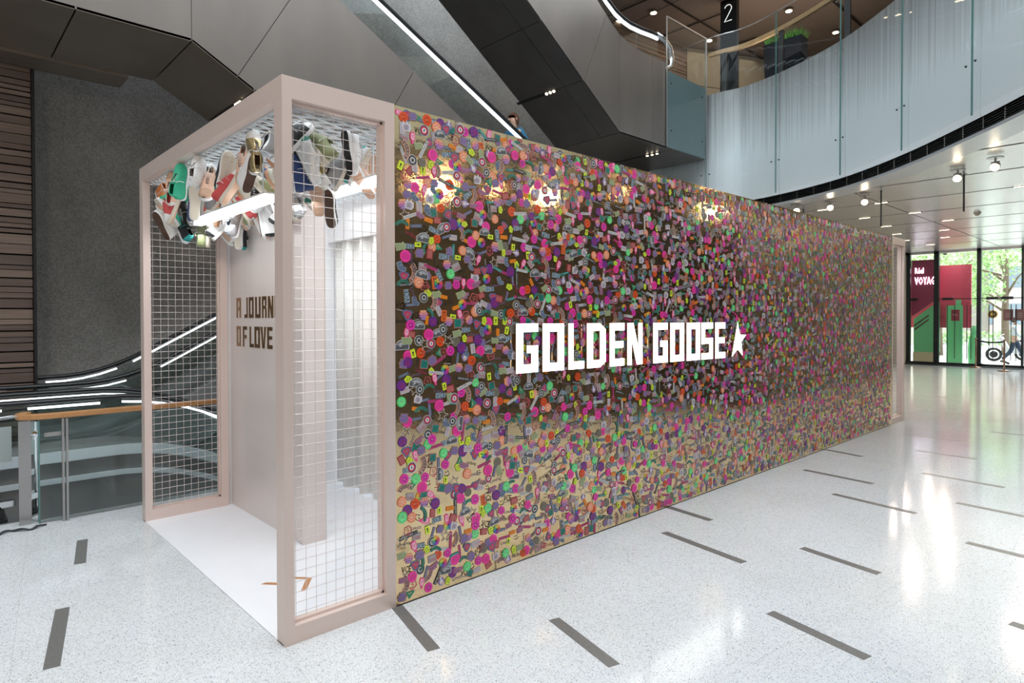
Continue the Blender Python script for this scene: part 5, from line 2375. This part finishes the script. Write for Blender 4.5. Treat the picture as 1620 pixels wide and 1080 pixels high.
def building(x, y0, y1, h, label, c):
    t = thing('building', label, 'building', (x, (y0 + y1) / 2, 0))
    mb = MB()
    mb.box(x, x + 6, y0, y1, 0, h)
    w_ = mb.build('facade', mat('facade', c, .8), t)
    y = y0 + .8
    while y < y1 - 1.4:
        z = 1.0
        while z < h - 2:
            mb = MB()
            mb.box(x - .05, x + .02, y, y + 1.0, z, z + 1.7)
            mb.build('window', mat_win, t)
            z += 3.0
        y += 2.0


mat_win = mat('far_window', (.35, .42, .48), .15)
building(62, -22, -2, 14, 'pale office block across the street right of the tree', (.85, .83, .80))
building(64, -1, 16, 18, 'pinkish building across the street behind the trees', (.78, .66, .62))

m_leaf = [mat('leaf_%d' % i, c, .6) for i, c in enumerate([(.36, .56, .22), (.50, .70, .32), (.26, .44, .16)])]
m_bark = mat('bark', (.20, .15, .11), .9)


def tree(x, y, h, rad, label, seed, n=2600):
    q_ = random.Random(seed)
    t = thing('tree', label, 'tree', (x, y, 0))
    mb = MB()
    mb.smooth = True
    mb.tube([(x, y, 0), (x + .1, y + .05, h * .3), (x - .05, y, h * .6), (x, y, h * .85)], [.16, .13, .09, .04], 8)
    cs_ = []
    for k in range(9):
        a = q_.uniform(0, 2 * PI)
        rr = q_.uniform(.35, .9) * rad
        z0 = h * q_.uniform(.3, .6)
        e = Vector((x + rr * math.cos(a), y + rr * math.sin(a), z0 + q_.uniform(.4, 1.6)))
        mb.tube([(x, y, z0), ((x + e.x) / 2, (y + e.y) / 2, (z0 + e.z) / 2 + .15), e], [.06, .04, .015], 6)
        cs_.append(e)
    cs_.append(Vector((x, y, h * .85)))
    mb.build('trunk', m_bark, t)
    mb = MB()
    for k in range(n):
        c = q_.choice(cs_)
        v = Vector((q_.gauss(0, .5), q_.gauss(0, .5), q_.gauss(0, .36))) * rad * .34 + c
        a = Vector((q_.uniform(-1, 1), q_.uniform(-1, 1), q_.uniform(-1, 1))).normalized()
        b = a.cross(Vector((q_.uniform(-1, 1), q_.uniform(-1, 1), q_.uniform(-1, 1)))).normalized()
        s_ = q_.uniform(.05, .10)
        mb.mi = q_.randrange(3)
        mb.add([v - a * s_, v + b * s_ * .5, v + a * s_, v - b * s_ * .5], [(0, 1, 2, 3)])
    tag(mb.build('foliage', m_leaf, t), kind='stuff')


tree(33.5, 2.2, 6.0, 2.2, 'leafy street tree left outside the entrance glass', 1)
tree(36.0, -.9, 6.6, 2.4, 'leafy street tree outside the right entrance doors', 2)
tree(31.5, 4.2, 5.2, 1.6, 'leafy tree beside the red display', 3, 1500)
# low hedge
hd = thing('hedge', 'low green hedge strip across the street', 'hedge', (45, 0, 0))
mb = MB()
q_ = random.Random(9)
for k in range(1800):
    v = Vector((45 + q_.uniform(-.4, .4), q_.uniform(-8, 7.4), q_.uniform(-.02, .8)))
    a = Vector((q_.uniform(-1, 1), q_.uniform(-1, 1), q_.uniform(-1, 1))).normalized()
    b = a.cross(Vector((0, .3, 1))).normalized()
    mb.mi = q_.randrange(3)
    mb.add([v - a * .12, v + b * .07, v + a * .12, v - b * .07], [(0, 1, 2, 3)])
tag(mb.build('foliage', m_leaf, hd), kind='stuff')
hd.location = (45, 0, 0)


def scooter(x, y, col_, label, box=None):
    t = thing('scooter', label, 'scooter', (x, y, 0))
    for dy in (-.62, .62):
        mb = MB()
        mb.smooth = True
        ring_ = [Vector((x, y + dy + .22 * math.cos(a), .25 + .22 * math.sin(a))) for a in np.linspace(0, 2 * PI, 17)]
        mb.tube(ring_, .05, 8, False)
        mb.tube([(x - .05, y + dy, .25), (x + .05, y + dy, .25)], .13, 14)
        mb.build('wheel', m_black, t)
    mb = MB()
    mb.smooth = True
    mb.prism([(x - .14, y - .80, .40), (x - .14, y - .15, .30), (x - .14, y + .25, .30), (x - .14, y + .45, .90), (x - .14, y + .36, .95), (x - .14, y + .12, .45), (x - .14, y - .15, .72), (x - .14, y - .82, .74)], (.28, 0, 0))
    mb.build('body', mat('scooter_paint', col_, .3), t, bevel=.03)
    mb = MB()
    mb.box(x - .13, x + .13, y - .78, y - .10, .74, .82)
    mb.build('seat', m_black, t, bevel=.03)
    mb = MB()
    mb.tube([(x, y + .62, .27), (x, y + .42, .98)], .025, 8)
    mb.tube([(x - .32, y + .36, 1.02), (x, y + .42, .98), (x + .32, y + .36, 1.02)], .016, 8)
    mb.build('handlebar', m_chrome, t)
    if box:
        mb = MB()
        mb.box(x - .3, x + .3, y - 1.0, y - .45, .80, 1.15)
        mb.build('cargo_box', mat('cargo', box, .5), t, bevel=.03)


scooter(29.0, 1.25, (.55, .57, .60), 'silver scooter parked outside behind the left stanchion')
scooter(30.2, .55, (.45, .47, .5), 'grey scooter parked further out behind the walking person')
scooter(28.5, -.25, (.03, .04, .06), 'black scooter with blue cargo box outside at the right edge', (.03, .07, .16))
scooter(32.0, -.4, (.7, .03, .15), 'red scooter outside at the right edge beyond the black one')


# ------------------------------------------------------------------ people
def skin_body(name, joints, edges, parent, m_, root=0, sub=2):
    me_ = bpy.data.meshes.new(name)
    me_.from_pydata([j[0] for j in joints], edges, [])
    o = bpy.data.objects.new(name, me_)
    COL.objects.link(o)
    sk = o.modifiers.new('skin', 'SKIN')
    sk.use_smooth_shade = True
    for i, j in enumerate(joints):
        r = j[1]
        me_.skin_vertices[0].data[i].radius = (r, r) if not isinstance(r, tuple) else r
        me_.skin_vertices[0].data[i].use_root = (i == root)
    s_ = o.modifiers.new('sub', 'SUBSURF')
    s_.levels = sub
    s_.render_levels = sub
    me_.materials.append(m_)
    o.parent = parent
    return o


def person(loc, yaw, label, top_c, leg_c, hair_c, stride=.32, mask=None, h=1.70, arm_bend=.2, shoes_c=(.03, .03, .03)):
    """faces +x locally; mid stride"""
    t = thing('person', label, 'person', loc)
    t.rotation_euler = (0, 0, yaw)
    s = h / 1.70
    hip, kn, an = .90 * s, .48 * s, .09 * s
    J = []
    E = []

    def j(x, y, z, r):
        J.append(((x, y, z), r * s))
        return len(J) - 1
    pel = j(0, 0, hip, .12)
    wst = j(.0, 0, 1.08 * s, .11)
    che = j(.01, 0, 1.28 * s, .135)
    nkb = j(.0, 0, 1.42 * s, .06)
    nk = j(.01, 0, 1.48 * s, .052)
    hd0 = j(.025, 0, 1.56 * s, .082)
    hd1 = j(.020, 0, 1.64 * s, .080)
    E += [(pel, wst), (wst, che), (che, nkb), (nkb, nk), (nk, hd0), (hd0, hd1)]
    for sd_, st in ((1, 1), (-1, -1)):
        hj = j(.0, sd_ * .09 * s, hip - .04, .085)
        k_ = j(st * stride * .42 + .04, sd_ * .09 * s, kn, .057)
        if st > 0:
            a_ = j(st * stride * .8, sd_ * .085 * s, an, .038)
            tt = j(st * stride * .8 + .17, sd_ * .09 * s, .045, .033)
        else:
            a_ = j(st * stride * 1.05, sd_ * .085 * s, an + .05, .038)
            tt = j(st * stride * 1.05 + .15, sd_ * .09 * s, .040, .033)
        E += [(pel, hj), (hj, k_), (k_, a_), (a_, tt)]
        sh = j(.0, sd_ * .17 * s, 1.38 * s, .058)
        el = j(-st * .12 - .02, sd_ * .235 * s, 1.10 * s, .042)
        wr = j(-st * .16 + arm_bend, sd_ * .22 * s, .90 * s, .028)
        E += [(che, sh), (sh, el), (el, wr)]
        pa = j(-st * .16 + arm_bend + .03, sd_ * .22 * s, .84 * s, .030)
        E += [(wr, pa)]
        for f in range(4):
            f1 = j(-st * .16 + arm_bend + .055 - .018 * f, sd_ * (.215) * s, (.78 - .004 * abs(f - 1)) * s, .010)
            f2 = j(-st * .16 + arm_bend + .058 - .018 * f, sd_ * (.205) * s, (.745 - .004 * abs(f - 1)) * s, .008)
            E += [(pa, f1), (f1, f2)]
        th = j(-st * .16 + arm_bend + .075, sd_ * .205 * s, .82 * s, .010)
        E += [(pa, th)]
    m_skin = mat('skin', (.62, .38, .27), .6)
    skin_body('body', J, E, t, m_skin)
    # clothes a little larger on the same skeleton
    J2 = [(J[pel][0], .135 * s), (J[wst][0], .128 * s), (J[che][0], .152 * s), (J[nkb][0], .075 * s)]
    E2 = [(0, 1), (1, 2), (2, 3)]
    base_i = 7
    per = 4 + 4 + 8 + 1
    for q in range(2):
        o0 = base_i + q * per
        sh, el, wr = o0 + 4, o0 + 5, o0 + 6
        i0 = len(J2)
        J2 += [(J[sh][0], .072 * s), (J[el][0], .055 * s), (tuple((Vector(J[el][0]) * .25 + Vector(J[wr][0]) * .75)), .042 * s)]
        E2 += [(2, i0), (i0, i0 + 1), (i0 + 1, i0 + 2)]
    skin_body('shirt', J2, E2, t, mat('shirt', top_c, .8))
    J3 = [((0, 0, hip + .06), .135 * s), ((0, 0, hip - .02), .130 * s)]
    E3 = [(0, 1)]
    for q in range(2):
        o0 = base_i + q * per
        i0 = len(J3)
        J3 += [(J[o0][0], .098 * s), (J[o0 + 1][0], .072 * s), (tuple(Vector(J[o0 + 2][0]) + Vector((0, 0, .03))), .058 * s)]
        E3 += [(1, i0), (i0, i0 + 1), (i0 + 1, i0 + 2)]
    skin_body('trousers', J3, E3, t, mat('trousers', leg_c, .8))
    for q in range(2):
        o0 = base_i + q * per
        a_, tt = Vector(J[o0 + 2][0]), Vector(J[o0 + 3][0])
        mb = MB()
        mb.smooth = True
        mb.tube([a_ + Vector((-.05, 0, -.045)), a_ + Vector((-.02, 0, -.03)), (a_ + tt) / 2 + Vector((.02, 0, -.01)), tt + Vector((.03, 0, -.005)), tt + Vector((.06, 0, -.01))], [.02, .045, .043, .042, .02], 10, ry=.04)
        ob = mb.build('shoe', mat('person_shoe', shoes_c, .5))
        ob.parent = t
    hc = Vector((.025, 0, 1.605 * s))
    mb = MB()
    mb.smooth = True
    prof_ = [(.108 * math.cos(a), .128 * math.sin(a)) for a in np.linspace(R(-35), R(88), 9)]
    vs, fs = [], []
    n = 18
    for r, z in prof_:
        for k in range(n):
            a = 2 * PI * k / n
            front = math.cos(a) > .45
            zz = z if not (front and z < .055) else .055
            vs.append((hc.x - .016 + r * math.cos(a) * 1.02, hc.y + r * math.sin(a) * .86, hc.z + zz))
    for i in range(len(prof_) - 1):
        for k in range(n):
            fs.append((i * n + k, i * n + (k + 1) % n, (i + 1) * n + (k + 1) % n, (i + 1) * n + k))
    mb.add(vs, fs)
    ob = mb.build('hair', mat('hair', hair_c, .6))
    ob.parent = t
    mb = MB()
    mb.smooth = True
    mb.tube([hc + Vector((.075, 0, .01)), hc + Vector((.105, 0, -.02)), hc + Vector((.085, 0, -.035))], [.008, .014, .012], 8)
    for sd_ in (-1, 1):
        mb.tube([hc + Vector((-.005, sd_ * .078, .02)), hc + Vector((-.008, sd_ * .092, .0)), hc + Vector((-.005, sd_ * .08, -.03))], [.008, .016, .008], 8)
    ob = mb.build('nose_and_ears', m_skin)
    ob.parent = t
    mb = MB()
    for sd_ in (-1, 1):
        mb.lathe(hc + Vector((.078, sd_ * .03, .012)), [(.002, -.007), (.010, 0), (.002, .007)], 8)
    mb.box(hc.x + .078, hc.x + .090, -.022, .022, hc.z - .060, hc.z - .053)
    ob = mb.build('eyes_and_mouth', mat('eye', (.08, .03, .03), .4))
    ob.parent = t
    if mask:
        mb = MB()
        mb.smooth = True
        mb.add([hc + Vector(v) for v in ((.05, -.072, -.005), (.115, 0, -.002), (.05, .072, -.005), (.04, -.068, -.075), (.105, 0, -.085), (.04, .068, -.075), (.02, -.08, -.03), (.02, .08, -.03))],
               [(0, 1, 4, 3), (1, 2, 5, 4), (0, 3, 6), (2, 7, 5)])
        ob = mb.build('face_mask', mat('mask', mask, .8))
        ob.parent = t
    return t


person((27.2, .98, 0), R(-90), 'person in a pale shirt, face mask and dark trousers walking right outside the entrance', (.60, .66, .70), (.03, .05, .09), (.03, .025, .02), mask=(.35, .60, .75), h=1.66)
px_ = at(813, 190, 1, 4.95)
person((px_.x, 4.95, px_.z - 1.60), R(180), 'person with brown hair and a blue top riding the escalator above the booth', (.03, .17, .30), (.05, .05, .06), (.14, .06, .03), stride=.10)
# escalator steps under that rider
mb = MB()
x = 1.6
while x < 7.2:
    zz = 6.19 - .492 * (x - 3.35) - .95
    mb.box(x, x + .40, 4.6, 5.35, zz - .25, zz)
    x += .40
mb.build('steps', m_dark, escB)
